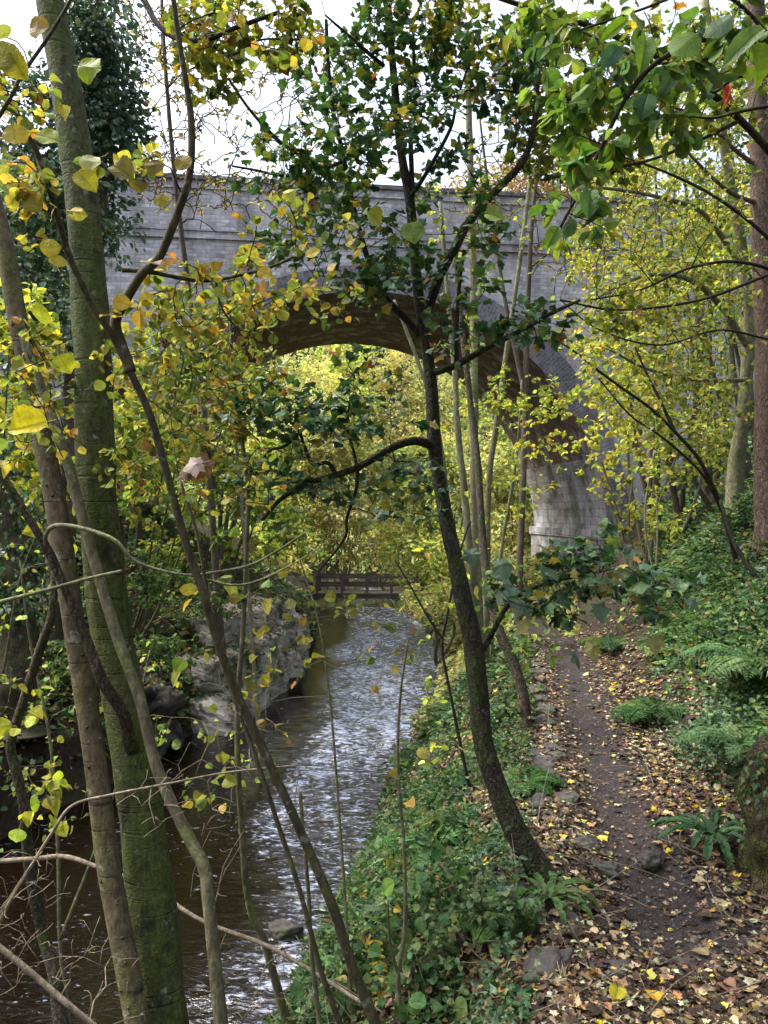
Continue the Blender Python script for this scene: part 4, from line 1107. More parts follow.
tree('field_maple', 'olive and bronze leaved maple filling the top of the view right of the sycamore', 'tree',
     [([(900, 520, 4.6), (860, 300, 4.5), (800, 190, 4.4), (740, 120, 4.3), (680, 70, 4.2), (600, 30, 4.1), (520, 5, 4.0), (450, -20, 4)], 10, 4, True),
      ([(740, 120, 4.3), (700, 140, 4.2), (650, 160, 4.1), (600, 170, 4.0), (540, 180, 4)], 4, 2, False),
      ([(680, 70, 4.2), (620, 90, 4.1), (560, 100, 4), (500, 90, 4), (450, 92, 4)], 4, 2, False),
      ([(840, 250, 4.5), (768, 275, 4.4), (700, 300, 4.3), (620, 310, 4.2), (560, 300, 4.1)], 4, 2, False)],
     [(490, 40, 4, 70, 50, .4, 44), (560, 50, 4.1, 60, 60, .4, 44), (640, 60, 4.2, 70, 60, .4, 60), (600, 140, 4.1, 60, 45, .4, 40), (720, 80, 4.3, 60, 70, .4, 40), (440, 30, 4, 50, 40, .4, 30), (620, 310, 4.2, 60, 25, .3, 14), (550, 120, 4, 50, 50, .4, 34)],
     dict(tpl='maple', per=8, size=.043, items=OLIVE, droop=.4, tilt=.8, clump=1.2), 'bark_dark', base_k=.005, tip=.0014)
tree('', '', '',
     [([(34, -110, 3.40), (60, -70, 3.3), (100, -40, 3.25), (140, -5, 3.2), (156, 22, 3.15), (176, 38, 3.1), (205, 40, 3.05), (235, 28, 3.0), (280, 12, 3.0)], 8, 4, False),
      ([(176, 38, 3.1), (205, 20, 3.1), (225, -5, 3.1)], 4, 2, False), ([(205, 40, 3.05), (230, 55, 3), (260, 40, 3), (300, 40, 3)], 3, 1.5, False)],
     [(210, 45, 3.1, 40, 45, .25, 26), (240, 15, 3.0, 60, 25, .25, 26), (290, 30, 3.0, 40, 25, .25, 18), (200, 80, 3.1, 20, 25, .2, 8)],
     dict(tpl='maple', per=8, size=.036, items=OLIVE, droop=.4, tilt=.8, clump=1.2), 'bark_dark', base_k=.005, tip=.0012, root=A)

# ------------------------------------------------------------------ left bank
def shrub(name, label, cat, px, py, blobs, leaf, bark='bark_stem', stems=4, w=6, d=None, lean=.5, **kw):
    """several stems from one foot, reaching into the crown volumes"""
    g = hit(px, py) if d is None else P(px, py, d)
    if d is not None: g[2] = H(g[0], g[1])
    dd = g[1]
    sx, sy = 384 + g[0] / dd * FPX, 512 - (g[2] - EYE) / dd * FPX
    ss = []
    tot = np.array([b[6] for b in blobs], float); order = rng.choice(len(blobs), stems, p=tot / tot.sum())
    for q in range(stems):
        b = blobs[order[q]]
        tx, ty, td = b[0] + rng.normal(0, b[3] * .4), b[1] + rng.normal(0, b[4] * .3), b[2] + rng.normal(0, b[5] * .3)
        mx, my = (sx + tx) / 2 + rng.normal(0, 8), (sy * .45 + ty * .55)
        ss.append(([(sx + rng.normal(0, 2), sy, dd), (sx * .7 + tx * .3, (sy * .7 + my * .3), dd * .8 + td * .2), (mx, my, (dd + td) / 2), (tx, ty, td)], w, w * .3, True))
    return tree(name, label, cat, ss, blobs, leaf, bark, trunk_sides=7, **kw)


HZL = [(4, (.44, .46, .08)), (3, (.28, .36, .06)), (2, (.54, .49, .08)), (2, (.14, .22, .05)), (.3, (.4, .25, .06))]
shrub('hazel_bush', 'yellow leaved hazel bush behind the smooth brown trunk at the left edge', 'bush', -45, 600,
      [(15, 400, 8.5, 50, 80, .8, 70), (30, 330, 8.8, 45, 50, .8, 40), (110, 440, 9.3, 45, 60, .8, 50), (60, 480, 9, 50, 40, .8, 36)],
      dict(tpl='ovate', per=8, size=.10, items=HZL, droop=.35, tilt=.8, clump=.7), d=9.6, base_k=.004, tip=.0016, w=4)
shrub('hazel_bush', 'tall hazel bush with yellow and green leaves in front of the left arch haunch', 'bush', 120, 600,
      [(180, 330, 12, 60, 55, 1.2, 90), (235, 310, 12.5, 40, 40, 1.2, 40), (170, 420, 12, 60, 55, 1.2, 80), (240, 380, 13, 45, 40, 1.2, 40), (150, 490, 12.5, 50, 40, 1, 46)],
      dict(tpl='ovate', per=8, size=.105, items=HZL, droop=.35, tilt=.8, clump=.7), d=13.5, base_k=.004, tip=.0018, w=4)
shrub('hazel_bush', 'green hazel bush rooted above the pale river ledge', 'bush', 205, 600,
      [(225, 430, 15.5, 60, 50, 1.2, 60), (260, 500, 16, 60, 50, 1.2, 70), (190, 545, 15.5, 60, 40, 1, 60), (285, 545, 17.5, 45, 25, 1, 40), (210, 470, 15.5, 50, 50, 1.2, 40)],
      dict(tpl='six', per=9, size=.14, items=MIDGREEN + [(2, (.3, .3, .04))], droop=.35, tilt=.7, clump=.5), d=17, base_k=.004, tip=.002, w=4)
shrub('bramble', 'low bramble thicket with pale green leaves on the left bank behind the mossy trunk', 'bramble', 85, 640,
      [(140, 575, 12.5, 60, 35, .8, 70), (90, 600, 12, 60, 40, .8, 60), (200, 600, 14.5, 50, 22, .8, 40), (165, 650, 13.2, 40, 22, .5, 40), (60, 660, 11.5, 50, 40, .6, 50)],
      dict(tpl='six', per=10, size=.10, items=[(4, (.13, .20, .07)), (3, (.07, .13, .04)), (1, (.25, .28, .07))], droop=.3, tilt=.6), d=12.5, base_k=.003, tip=.0018, w=3)
# ivy clad tree, upper left
tree('ivy_tree', 'tall tree smothered in dark ivy at the top left behind the mossy trunk', 'tree',
     [([(60, 560, 12.5), (75, 400, 12.5), (92, 250, 12.5), (98, 120, 12.5), (95, 0, 12.5), (90, -80, 12.5)], 30, 14, True)],
     [(100, 120, 12.5, 42, 60, .9, 170), (95, 40, 12.5, 38, 60, .9, 130), (70, 200, 12.3, 60, 60, .9, 150), (20, 240, 12, 50, 80, .9, 120), (25, 120, 12.3, 30, 60, .9, 60), (40, 330, 12, 55, 50, .9, 80)],
     dict(tpl='six', per=19, size=.10, items=IVYTREE, droop=.7, tilt=.7, spread=.35, clump=.6), 'bark_far', base_k=.006, tip=.004, leafmat='leaf_glossy', first=20)
# bare twiggy tree
tree('bare_tree', 'leafless fine twigged tree rising in front of the viaduct parapet at upper left', 'tree',
     [([(215, 560, 15), (205, 420, 15), (190, 300, 15), (175, 180, 15), (165, 60, 15), (160, -40, 15)], 8, 3, True)],
     [(190, 50, 15, 90, 75, 1.5, 330), (200, 170, 15, 90, 60, 1.5, 200), (310, 190, 15, 70, 50, 1.5, 80), (130, 40, 14.5, 50, 60, 1, 80), (290, 90, 15, 60, 60, 1.5, 110)],
     dict(tpl='small', per=1.7, size=.10, items=[(2, (.34, .32, .06))] + [(3, (.22, .13, .06)), (2, (.35, .28, .06))]), 'bark_far', base_k=.006, tip=.0105)
tree('bare_tree', 'leafless grey tree with fine upright twigs in front of the parapet right of the sycamore', 'tree',
     [([(520, 560, 16), (525, 420, 16), (528, 300, 16), (534, 200, 16), (545, 120, 16)], 8, 3, True), ([(526, 400, 16), (505, 300, 16), (490, 200, 16), (480, 120, 16)], 5, 2, False)],
     [(530, 170, 16, 70, 50, 1.5, 130), (480, 200, 16, 40, 60, 1.5, 60), (560, 240, 15.5, 50, 40, 1.5, 60), (610, 230, 15, 50, 40, 1.5, 50)],
     dict(tpl='small', per=2.2, size=.10, items=[(4, (.30, .32, .06))] + [(3, (.22, .13, .06)), (2, (.35, .28, .06))]), 'bark_far', base_k=.006, tip=.0105)
tree('bare_tree', 'thin pale stem standing in front of the left arch haunch', 'tree',
     [([(246, 560, 12), (240, 480, 12), (234, 420, 12), (231, 330, 12), (236, 250, 12)], 4, 2, True)], [(240, 300, 12, 40, 60, .8, 20)],
     dict(tpl='small', per=2, size=.09, items=HZL), 'bark_pale', base_k=.005, tip=.003)
# old broad bole at the left edge
tb = Tubes()
c, r = stem_px(tb, [(14, 720, 10.4), (16, 670, 10.5), (17, 620, 10.6), (14, 580, 10.7), (2, 520, 10.9), (-25, 430, 11.2), (-60, 300, 11.5)], 46, 26, sides=24, n=60, ground=True, lump=.3)
root = thing('old_tree', c[0], 'broad brown bole with peeling bark and ivy at the left edge above the water', 'tree')
tb.build('trunk', M['bark_cracked'], root, c[0])
lv = Leaves(); n = 2600
k = rng.integers(26, 58, n); o_ = nrm(rng.standard_normal((n, 3)) * [1, 1, .3])
lv.add('ivy', c[k] + o_ * (r[k] * (1.0 + .5 * rng.random(n)))[:, None] + rng.standard_normal((n, 3)) * .12, nrm(o_ * .4 + [0, 0, -1] + .3 * rng.standard_normal((n, 3))), o_ + .4 * rng.standard_normal((n, 3)), rng.uniform(.05, .1, n), palette(n, IVY))
lv.build('ivy', M['leaf_glossy'], root, c[0])

# ------------------------------------------------------------------ around the right pier
shrub('yellow_bush', 'loose yellow leaved bush at the foot of the right pier', 'bush', 640, 570,
      [(615, 460, 13.5, 45, 45, 1, 46), (655, 520, 13, 40, 35, .9, 46), (560, 450, 13.5, 30, 30, .8, 8)],
      dict(tpl='six', per=8, size=.095, items=[(4, (.46, .46, .08)), (3, (.30, .36, .06)), (1, (.44, .32, .07)), (1, (.12, .17, .04))], droop=.3, clump=.5), d=13, base_k=.005, tip=.002)
shrub('hazel_bush', 'light green hazel bush against the old grey wing wall on the right', 'bush', 650, 560,
      [(620, 440, 14.5, 45, 50, 1, 50), (680, 440, 14.5, 50, 50, 1, 60), (650, 380, 14.5, 60, 40, 1, 60), (610, 380, 15, 35, 50, 1, 30)],
      dict(tpl='six', per=7, size=.1, items=YG2, droop=.3, clump=.5), d=14, base_k=.005, tip=.002)
shrub('young_tree', 'thin pale sapling upright on the slope right of the pier', 'tree', 653, 560,
      [(652, 470, 11, 6, 60, .2, 10)], dict(tpl='six', per=4, size=.08, items=YG2), 'bark_pale', stems=2, w=4, d=11, base_k=.004)
shrub('yellow_bush', 'yellow bush on the river bank under the arch, right of the water', 'bush', 440, 622,
      [(430, 600, 19, 30, 25, 1.2, 60), (470, 590, 20, 35, 35, 1.5, 70), (410, 570, 26, 30, 20, 1.5, 50), (510, 580, 21, 30, 40, 1.5, 60)],
      dict(tpl='small', per=10, size=.12, items=[(4, (.44, .43, .13)), (3, (.30, .34, .10)), (1, (.4, .30, .12))], droop=.3), d=20, base_k=.004, tip=.003)

# woods beyond the arch and above it
FARY = [(4, (.62, .63, .26)), (3, (.48, .54, .22)), (2, (.66, .62, .30)), (.8, (.46, .37, .26)), (1, (.27, .34, .16))]
kinds = [('yellow leaved tree', FARY), ('yellow green tree', [(4, (.44, .52, .16)), (2, (.28, .37, .13)), (1, (.55, .54, .18))]), ('brown and gold tree', [(3, (.48, .42, .22)), (2, (.54, .50, .22)), (1, (.38, .42, .16))])]
spots = [(300, 430, 37, 0, 'beyond the left side of the arch'), (345, 400, 40, 1, 'seen high under the crown of the arch'), (400, 420, 41, 2, 'beyond the arch, just left of the sycamore trunk'), (455, 430, 39, 0, 'beyond the arch, behind the pale stems'),
         (510, 450, 36, 1, 'beyond the arch beside the right pier'), (330, 500, 36, 2, 'beyond the arch, above the left end of the footbridge'), (385, 510, 38, 0, 'rising behind the middle of the footbridge'), (430, 520, 36, 1, 'beyond the arch at the right end of the footbridge'),
         (270, 500, 35, 1, 'beyond the arch, above the pale ledge'), (490, 530, 34, 0, 'low beyond the arch between pier and pale stems')]
for px, py, d, k, where in spots:
    shrub('far_tree', f'{kinds[k][0]} {where}', 'tree', px, 570, [(px, py - 45, d, 42, 50, 2.4, 70), (px + 5, py + 25, d - 1.5, 40, 42, 2.2, 60)],
          dict(tpl='small', per=26, size=.24, items=kinds[k][1], spread=.5, droop=.4, clump=.35), 'bark_pale', stems=3, w=2.5, d=d + 1, base_k=.004, tip=.006, group='autumn trees beyond the arch', leafmat='leaf_far', first=10)
for px, py, d, it, lab in [(505, 188, 52, ORANGE, 'rusty orange tree above the parapet right of the sycamore'), (560, 180, 50, ORANGE, 'bronze tree rising over the parapet below the big green leaves'), (610, 175, 48, FARY, 'tall pale yellow tree over the right end of the parapet'), (455, 200, 54, ORANGE, 'thin brown tree just showing above the parapet beside the sycamore trunk')]:
    shrub('far_tree', lab, 'tree', px, 300, [(px, py, d, 36, 24, 2.5, 60), (px, py + 35, d, 40, 30, 2.5, 30)],
          dict(tpl='small', per=22, size=.26, items=it, spread=.5, droop=.4), 'bark_far', stems=3, w=3, d=d + 1, base_k=.006, tip=.007, group='trees above the viaduct', leafmat='leaf_far', first=10)
for px, py, d, it, lab in [(660, 210, 17, YG2, 'yellow green tree high on the right slope beside the viaduct'), (735, 250, 15, YELGREEN, 'yellow green tree filling the right edge behind the red brown trunk'), (690, 120, 18, YG2, 'tall yellow tree at the upper right behind the maple'), (745, 60, 16, MIDGREEN, 'green tree at the top right corner behind the big green leaves'),
                           (700, 400, 16, YELGREEN, 'bushy tree on the right slope behind the pale maple trunk'), (640, 330, 17, YG2, 'yellow tree in front of the right spandrel of the viaduct')]:
    shrub('slope_tree', lab, 'tree', px + 20, 470, [(px, py - 30, d, 55, 55, 1.8, 75), (px, py + 45, d - .5, 60, 50, 1.8, 75)],
          dict(tpl='six', per=16, size=.095, items=it, spread=.25, droop=.35, clump=.5), 'bark_far', stems=3, w=8, d=d, base_k=.006, tip=.003, group='trees on the right slope', first=14)
for px, py, d, it, lab in [(45, 330, 19, MIDGREEN, 'green tree on the left hillside behind the ivy covered tree'), (130, 400, 17, YELGREEN, 'yellow green tree on the left bank in front of the viaduct'), (215, 430, 20, MIDGREEN, 'mid green tree beside the left pier of the arch'), (20, 470, 15, IVYTREE, 'dark evergreen bush on the left bank')]:
    shrub('bank_tree', lab, 'tree', px, 540, [(px, py - 30, d, 55, 50, 1.8, 75), (px, py + 45, d - .5, 60, 50, 1.8, 75)],
          dict(tpl='six', per=14, size=.125, items=it, spread=.25, droop=.35, clump=.5), 'bark_far', stems=3, w=8, d=d, base_k=.006, tip=.003, group='trees on the left bank', first=14)


# ------------------------------------------------------------------ ground cover (nobody could count these)
def scatter(n, dmin, dmax, amin, amax, keep):
    """ground points, denser near the path's viewpoint"""
    d = dmin * (dmax / dmin) ** rng.random(n)
    a = rng.uniform(amin, amax, n)
    x = d * a
    m = keep(x, d) > rng.random(n)
    return x[m], d[m]


def slope_normal(x, y):
    e = .06
    nx = -(H(x + e, y) - H(x - e, y)) / (2 * e); ny = -(H(x, y + e) - H(x, y - e)) / (2 * e)
    return nrm(np.stack([nx, ny, np.ones_like(nx)], -1))


def cover(name, n, zone, tpl, size, items, hmax, keep, mat, tilt=.55, grow_far=.012, up=.5, base_h=.02):
    x, y = scatter(n, *zone, keep)
    m = len(x)
    nn = slope_normal(x, y)
    hh = base_h + hmax * (.25 + .75 * smooth(vnoise(x * 1.6, y * 1.6, 0, 90) + .5)) * rng.random(m) ** .8
    p = np.stack([x, y, H(x, y)], -1) + (nn * .5 + [0, 0, .5]) * hh[:, None]
    D = rand_dir(m, .3); D[:, 2] -= .25; D = D + nn * .25
    N = nn * up + [0, -.12, .5] + tilt * rng.standard_normal((m, 3))
    c = palette(m, items)
    g = vnoise(x * .9, y * .9, 0, 33)[:, None]
    c = c * (1 + .3 * g)
    lv = Leaves()
    lv.add(tpl, p, D, N, (size + grow_far * np.maximum(y - 5, 0) * .5) * np.clip(rng.normal(1, .25, m), .4, 1.7), c)
    return tag(lv.build(name, M[mat]), kind='stuff')


def patch(x, y, s, f, lo, hi):
    return smooth((vnoise(x * f, y * f, 0, s) * .7 + vnoise(x * f * 2.7, y * f * 2.7, 0, s + 1) * .3 - lo) / (hi - lo))


def right_of_path(x, y):
    s = x - (path_x(y) + half_r(y))
    return smooth((s - .06 - .22 * vnoise(x * 1.3, y * 1.3, 0, 14)) / .45)


BARE = [(480, 812, .30), (400, 895, .22), (335, 995, .30), (548, 955, .20), (440, 880, .10), (300, 1010, .4), (500, 790, .2), (390, 960, .18), (530, 760, .15), (372, 905, .2)]
BARE = [(hit(a, b)[:2], r_) for a, b, r_ in BARE]


def green(x, y):
    k = np.ones_like(x)
    for c_, r_ in BARE:
        k = k * (1 - .9 * np.exp(-((x - c_[0]) ** 2 + (y - c_[1]) ** 2) / (r_ * r_)))
    return k


def bank_zone(x, y):
    pl = path_x(y) - half_l(y); er = edge_r(y)
    return smooth((pl - .02 - x) / .12) * smooth((x - er - .03) / .15)


cover('ivy_ground_cover', 170000, (2.6, 24, .36, .95), 'ivy', .033, IVY, .26, lambda x, y: right_of_path(x, y) * (.10 + .9 * patch(x, y, 55, .9, -.3, .12)), 'leaf_glossy')
cover('slope_undergrowth', 90000, (3.2, 22, .36, .95), 'six', .038, UNDER, .38, lambda x, y: smooth((x - path_x(y) - half_r(y) - .3) / .4) * patch(x, y, 66, .8, -.2, .25), 'leaf')
cover('slope_grass', 26000, (3.0, 16, .36, .95), 'lance', .11, UNDER, .3, lambda x, y: smooth((x - path_x(y) - half_r(y) - .2) / .4) * patch(x, y, 61, 1.0, -.1, .3), 'leaf', 1.0)
cover('bank_undergrowth', 110000, (2.3, 16, -.22, .36), 'six', .028, BANKG, .28, lambda x, y: green(x, y) * bank_zone(x, y) * (.05 + .95 * patch(x, y, 71, 1.4, -.05, .2)), 'leaf')
cover('bank_ivy', 42000, (2.3, 16, -.22, .36), 'ivy', .028, IVY, .16, lambda x, y: green(x, y) * bank_zone(x, y) * patch(x, y, 75, 1.3, -.05, .25), 'leaf_glossy')
cover('bank_grass', 24000, (2.3, 14, -.22, .36), 'lance', .10, BANKG, .24, lambda x, y: green(x, y) * bank_zone(x, y) * patch(x, y, 63, 1.3, -.05, .3), 'leaf', 1.0)
cover('bramble_cover', 7000, (2.5, 14, -.2, .95), 'ovate', .055, [(3, (.05, .11, .035)), (3, (.085, .155, .05)), (2, (.15, .20, .06)), (1, (.26, .2, .06))], .36, lambda x, y: np.maximum(bank_zone(x, y) * green(x, y), smooth((x - path_x(y) - half_r(y) - .25) / .3)) * patch(x, y, 161, 1.9, .12, .3), 'leaf', .7)
left = lambda x, y: smooth((edge_l(y) - .03 - x) / .25)
cover('left_bank_cover', 60000, (6, 30, -.75, -.03), 'six', .07, [(4, (.06, .11, .045)), (3, (.10, .16, .06)), (2, (.15, .20, .08)), (1, (.16, .09, .05)), (.8, (.3, .3, .06))], .3, lambda x, y: left(x, y) * (.15 + .85 * patch(x, y, 81, .7, -.4, .1)), 'leaf')
cover('yellow_ground_cover', 26000, (13, 34, .0, .26), 'small', .06, [(4, (.36, .36, .13)), (3, (.26, .30, .10)), (2, (.28, .20, .13)), (1, (.09, .14, .04))], .35,
      lambda x, y: smooth((x - edge_r(y) - .1) / .3) * smooth((np.abs(x - path_x(y)) - .4) / .3), 'leaf_far')
# woodland on the hill beyond
n = 90000
y = rng.uniform(36, 78, n); x = y * rng.uniform(-.34, .40, n)
z = H(x, y); hh = 3.2 * (.2 + .8 * smooth(vnoise(x * .35, y * .35, 0, 4) + .5)) * rng.random(n)
keep = (z > WATER + .3)
x, y, z, hh = x[keep], y[keep], z[keep], hh[keep]; m = len(x)
cl = palette(m, FARY); g = vnoise(x * .22, y * .22, z * .2, 8)[:, None]
cl = cl * (1 + .4 * g) * np.where(g > .1, [1.1, 1, .9], [.85, 1, .9])
D, N = leaf_frames(m, .5, .8)
lv = Leaves(); lv.add('small', np.stack([x, y, z + hh], -1), D, N + [0, -.6, 0], .24 * np.clip(rng.normal(1, .3, m), .4, 2), cl)
tag(lv.build('hillside_foliage', M['leaf_far']), kind='stuff')

# fallen leaves
def litter(name, n, zone, keep, size, items=LITTER, lift=.004, tpl='curl', mat='leaf_dead', tilt=.2):
    x, y = scatter(n, *zone, keep); m = len(x)
    nn = slope_normal(x, y)
    p = np.stack([x, y, H(x, y)], -1) + nn * (lift + .022 * rng.random(m) ** 2)[:, None]
    D = rand_dir(m, .25); D = D - nn * (D * nn).sum(-1, keepdims=True) * .8
    N = nn + tilt * rng.standard_normal((m, 3))
    lv = Leaves()
    k = rng.random(m)
    c = palette(m, items, .28); sz = size * np.clip(rng.lognormal(0, .38, m), .35, 2.2) * (1 + .02 * np.maximum(y - 4, 0))
    for tp, a, b in ((tpl, 0, .5), ('ovate', .5, .8), ('maple', .8, 1)):
        s_ = (k >= a) & (k < b)
        lv.add(tp, p[s_], D[s_], N[s_], sz[s_], c[s_])
    return tag(lv.build(name, M[mat]), kind='stuff')


def litter_keep(x, y):
    c_ = (x - path_x(y)) / np.where(x < path_x(y), half_l(y), half_r(y))
    worn = np.exp(-(np.abs(c_ - .08 - .12 * vnoise(y * 1.9, 5.5, 0, 44)) / (.50 + .22 * smooth((4.2 - y) / 1.6) + .10 * vnoise(y * 3.1, 2.2, 0, 45))) ** 3) * smooth((y - 2.5) / .3)
    side = smooth((1.9 - np.abs(c_)) / .9)
    return np.clip((1 - .955 * worn) * (.15 + .85 * side), 0, 1) * np.where(c_ < -1, .75, 1) * np.where((x > edge_r(y) + .1), 1, 0)


litter('fallen_leaves', 120000, (1.9, 14, -.05, .75), litter_keep, .027)
litter('bank_leaf_litter', 60000, (2.2, 14, -.25, .36), lambda x, y: bank_zone(x, y), .033)
litter('slope_leaf_litter', 20000, (2.6, 18, .3, .95), lambda x, y: right_of_path(x, y), .042)
litter('left_leaf_litter', 12000, (7, 22, -.7, -.05), left, .06)
litter('leaf_fragments', 30000, (2.0, 12, -.05, .75), lambda x, y: smooth((1.5 - np.abs(x - path_x(y)) / .5) / .6) * .9, .012, [(5, (.06, .04, .03)), (3, (.14, .10, .07)), (2, (.26, .20, .14)), (3, (.09, .08, .075))])
for k, yq in enumerate(np.r_[np.arange(2.9, 5.2, .2), np.arange(5.3, 9.4, .36)]):
    xq = float(path_x(yq) - half_l(yq) * rng.uniform(.9, 1.12))
    rock('stone', (xq, yq, float(H(xq, yq)) - .015), (rng.uniform(.05, .11), rng.uniform(.06, .13), rng.uniform(.025, .055)), rng.random() * 3, 'rough half buried stone in the ragged edging along the river side of the path', 'stone', 200 + k, 20, .3, .7, 'stone', group='edging stones along the river side of the path')
tb = Tubes()
for k in range(700):
    d_ = 2.3 * 5 ** rng.random(); a_ = rng.uniform(-.2, .75); x_ = d_ * a_
    if x_ < edge_r(d_) + .1 or abs(x_ - path_x(d_)) < .2: continue
    z_ = float(H(x_, d_)); L_ = rng.uniform(.08, .4); th_ = rng.uniform(0, 6.28)
    e_ = np.array([math.cos(th_) * L_, math.sin(th_) * L_, rng.uniform(.0, .18) * (L_ if rng.random() < .7 else 1.5)])
    p_ = np.array([x_, d_, z_ + .01]); q_ = p_ + e_; q_[2] = max(q_[2], float(H(q_[0], q_[1])) + .01)
    tb.add(spline([p_, (p_ + q_) / 2 + rng.normal(0, .02, 3), q_], 6), np.linspace(rng.uniform(.0016, .004), .001, 6), 5)
tag(tb.build('twig_debris', M['bark_dead']), kind='stuff')
BRIGHT = [(4, (.55, .42, .03)), (2, (.50, .32, .03)), (1, (.42, .42, .06))]
litter('bright_fallen_leaves', 440, (2.0, 10, .0, .75), lambda x, y: litter_keep(x, y) * .45, .042, BRIGHT, .02, 'ovate', 'leaf')


# ------------------------------------------------------------------ ferns
def fern_mesh(lv, n, L, items, style='lady', spread=1.0, az0=0, az1=2 * math.pi):
    for q in range(n):
        a = az0 + (az1 - az0) * (q + rng.random() * .7) / n
        ln = L * rng.uniform(.7, 1.1)
        o = np.array([math.cos(a), math.sin(a), 0.])
        f = np.linspace(0, 1, 26)
        el = rng.uniform(.5, .9) / spread
        pts = o[None] * (f * ln * .85)[:, None] + np.array([0, 0, 1.])[None] * (ln * (el * f - (el * .75 + .12) * f ** 2.2))[:, None]
        tan = nrm(np.gradient(pts, axis=0)); side = nrm(np.cross(tan, [0, 0, 1.])); nor = np.cross(side, tan)
        c = palette(1, items, .15)[0]
        if style == 'strap':
            w = .035 * (1 + .15 * np.sin(f * 30)) * np.minimum(1, f * 6) * (1 - f ** 4)
            for k in range(0, 24, 2):
                lv.add('six', pts[k], pts[k + 2] - pts[k], nor[k] + .15 * rng.standard_normal(3), .075 * ln / .35, c * rng.uniform(.85, 1.15))
        else:
            k = np.arange(3, 26)
            wl = ln * .26 * np.sin(np.pi * np.clip((f[k] - .02) ** .75, 0, 1)) * .95 + .008
            for s_ in (-1, 1):
                D = side[k] * s_ + tan[k] * .45 - [0, 0, .12]
                lv.add('lance', pts[k], D, nor[k] + .2 * rng.standard_normal((len(k), 3)), wl, c * rng.uniform(.8, 1.2, (len(k), 1)))
                # pinnules: small blades along each pinna
                for h_ in (.35, .6, .8):
                    for s2 in (-1, 1):
                        lv.add('small', pts[k] + nrm(D) * (wl * h_)[:, None], nrm(D) * .6 + tan[k] * s2, nor[k], wl * .26 * (1.1 - h_ * .6), c * rng.uniform(.8, 1.2, (len(k), 1)))


def fern(px, py, L, n, label, style='lady', items=UNDER, group=None, lift=.02, **kw):
    g = hit(px, py)
    lv = Leaves(); fern_mesh(lv, n, L, items, style, **kw)
    o = lv.build('fern' if style == 'lady' else 'strap_fern', M['leaf'], None, np.zeros(3))
    o.location = g + [0, 0, lift]
    return tag(o, label, 'fern', group)


PALE = [(3, (.11, .20, .075)), (2, (.16, .25, .09))]
fern(765, 690, .62, 13, 'large pale green fern spreading over the right slope at the right edge', items=PALE, lift=.12)
fern(752, 800, .5, 9, 'pale fern hanging from the top of the mossy stump', items=PALE, lift=.25)
fern(712, 850, .30, 14, 'dark glossy strap leaved fern at the foot of the mossy stump', 'strap', [(1, (.035, .09, .035)), (1, (.06, .13, .05))], lift=.06)
fern(548, 905, .26, 12, 'bright hart\'s tongue fern under the leaning sycamore at the path edge', 'strap', [(1, (.09, .17, .05)), (1, (.12, .20, .06))])
fern(432, 855, .42, 13, 'feathery green fern halfway down the river bank in front of the sycamore base', items=[(1, (.06, .14, .03)), (1, (.09, .18, .04))])
fern(455, 890, .38, 12, 'feathery dark fern just below the larger bank fern', items=[(1, (.05, .12, .03)), (1, (.09, .16, .03))])
fern(437, 800, .30, 14, 'drooping strap leaved fern on the upper river bank left of the sycamore', 'strap', [(1, (.05, .13, .05)), (1, (.08, .18, .06))])
fern(512, 720, .30, 14, 'pale strap leaved fern at the foot of the curved slim trunk', 'strap', PALE)
fern(490, 745, .28, 12, 'strap leaved fern between the sycamore trunk and the curved slim trunk', 'strap', UNDER)
for k, (px, py) in enumerate([(640, 600), (668, 655), (700, 590), (640, 560), (690, 530), (720, 575), (610, 650), (655, 720), (755, 600)]):
    fern(px, py, .48, 10, 'mid green fern among the ivy on the right slope', items=UNDER, group='ferns among the ivy on the right slope')

for k, (px, py, l_) in enumerate([(405, 765, .42), (468, 835, .36), (418, 925, .40), (383, 885, .34), (452, 715, .40), (428, 690, .42), (500, 935, .30), (520, 790, .30)]):
    fern(px, py, l_, 11, 'green fern among the undergrowth on the river bank', items=[(1, (.06, .14, .035)), (1, (.10, .19, .055)), (1, (.13, .20, .07))], group='ferns on the river bank')
# mossy stump at the right edge
g = hit(772, 898)
tb = Tubes()
tb.add(spline([g + [.11, .1, -.2], g + [.11, .1, .05], g + [.115, .12, .3], g + [.13, .15, .5], g + [.15, .2, .6]], 60), np.interp(np.linspace(0, 1, 60), [0, .3, .8, 1], [.19, .15, .13, .07]), 48, .42, 7)
root = thing('tree_stump', g, 'mossy broken tree stump at the right edge of the path', 'stump')
tb.build('trunk', M['bark_stump'], root, g)
lv = Leaves(); n = 900
th_ = rng.uniform(0, 2 * np.pi, n); hz = rng.uniform(0.0, .62, n) ** 1.0
o_ = np.stack([np.cos(th_), np.sin(th_), 0 * th_], -1)
sel = vnoise(np.cos(th_) * 2, np.sin(th_) * 2, hz * 5, 17) > .05
th_, hz, o_ = th_[sel], hz[sel], o_[sel]; n = len(hz)
lv.add('ivy', g + [.12, .12, 0] + o_ * (.195 - .05 * hz + .03 * rng.random(n))[:, None] + np.stack([0 * hz, 0 * hz, hz], -1), nrm([0, 0, -1] + .5 * rng.standard_normal((n, 3))), o_ + .3 * rng.standard_normal((n, 3)), rng.uniform(.018, .035, n), palette(n, IVY))
lv.build('ivy', M['leaf_glossy'], root, g)

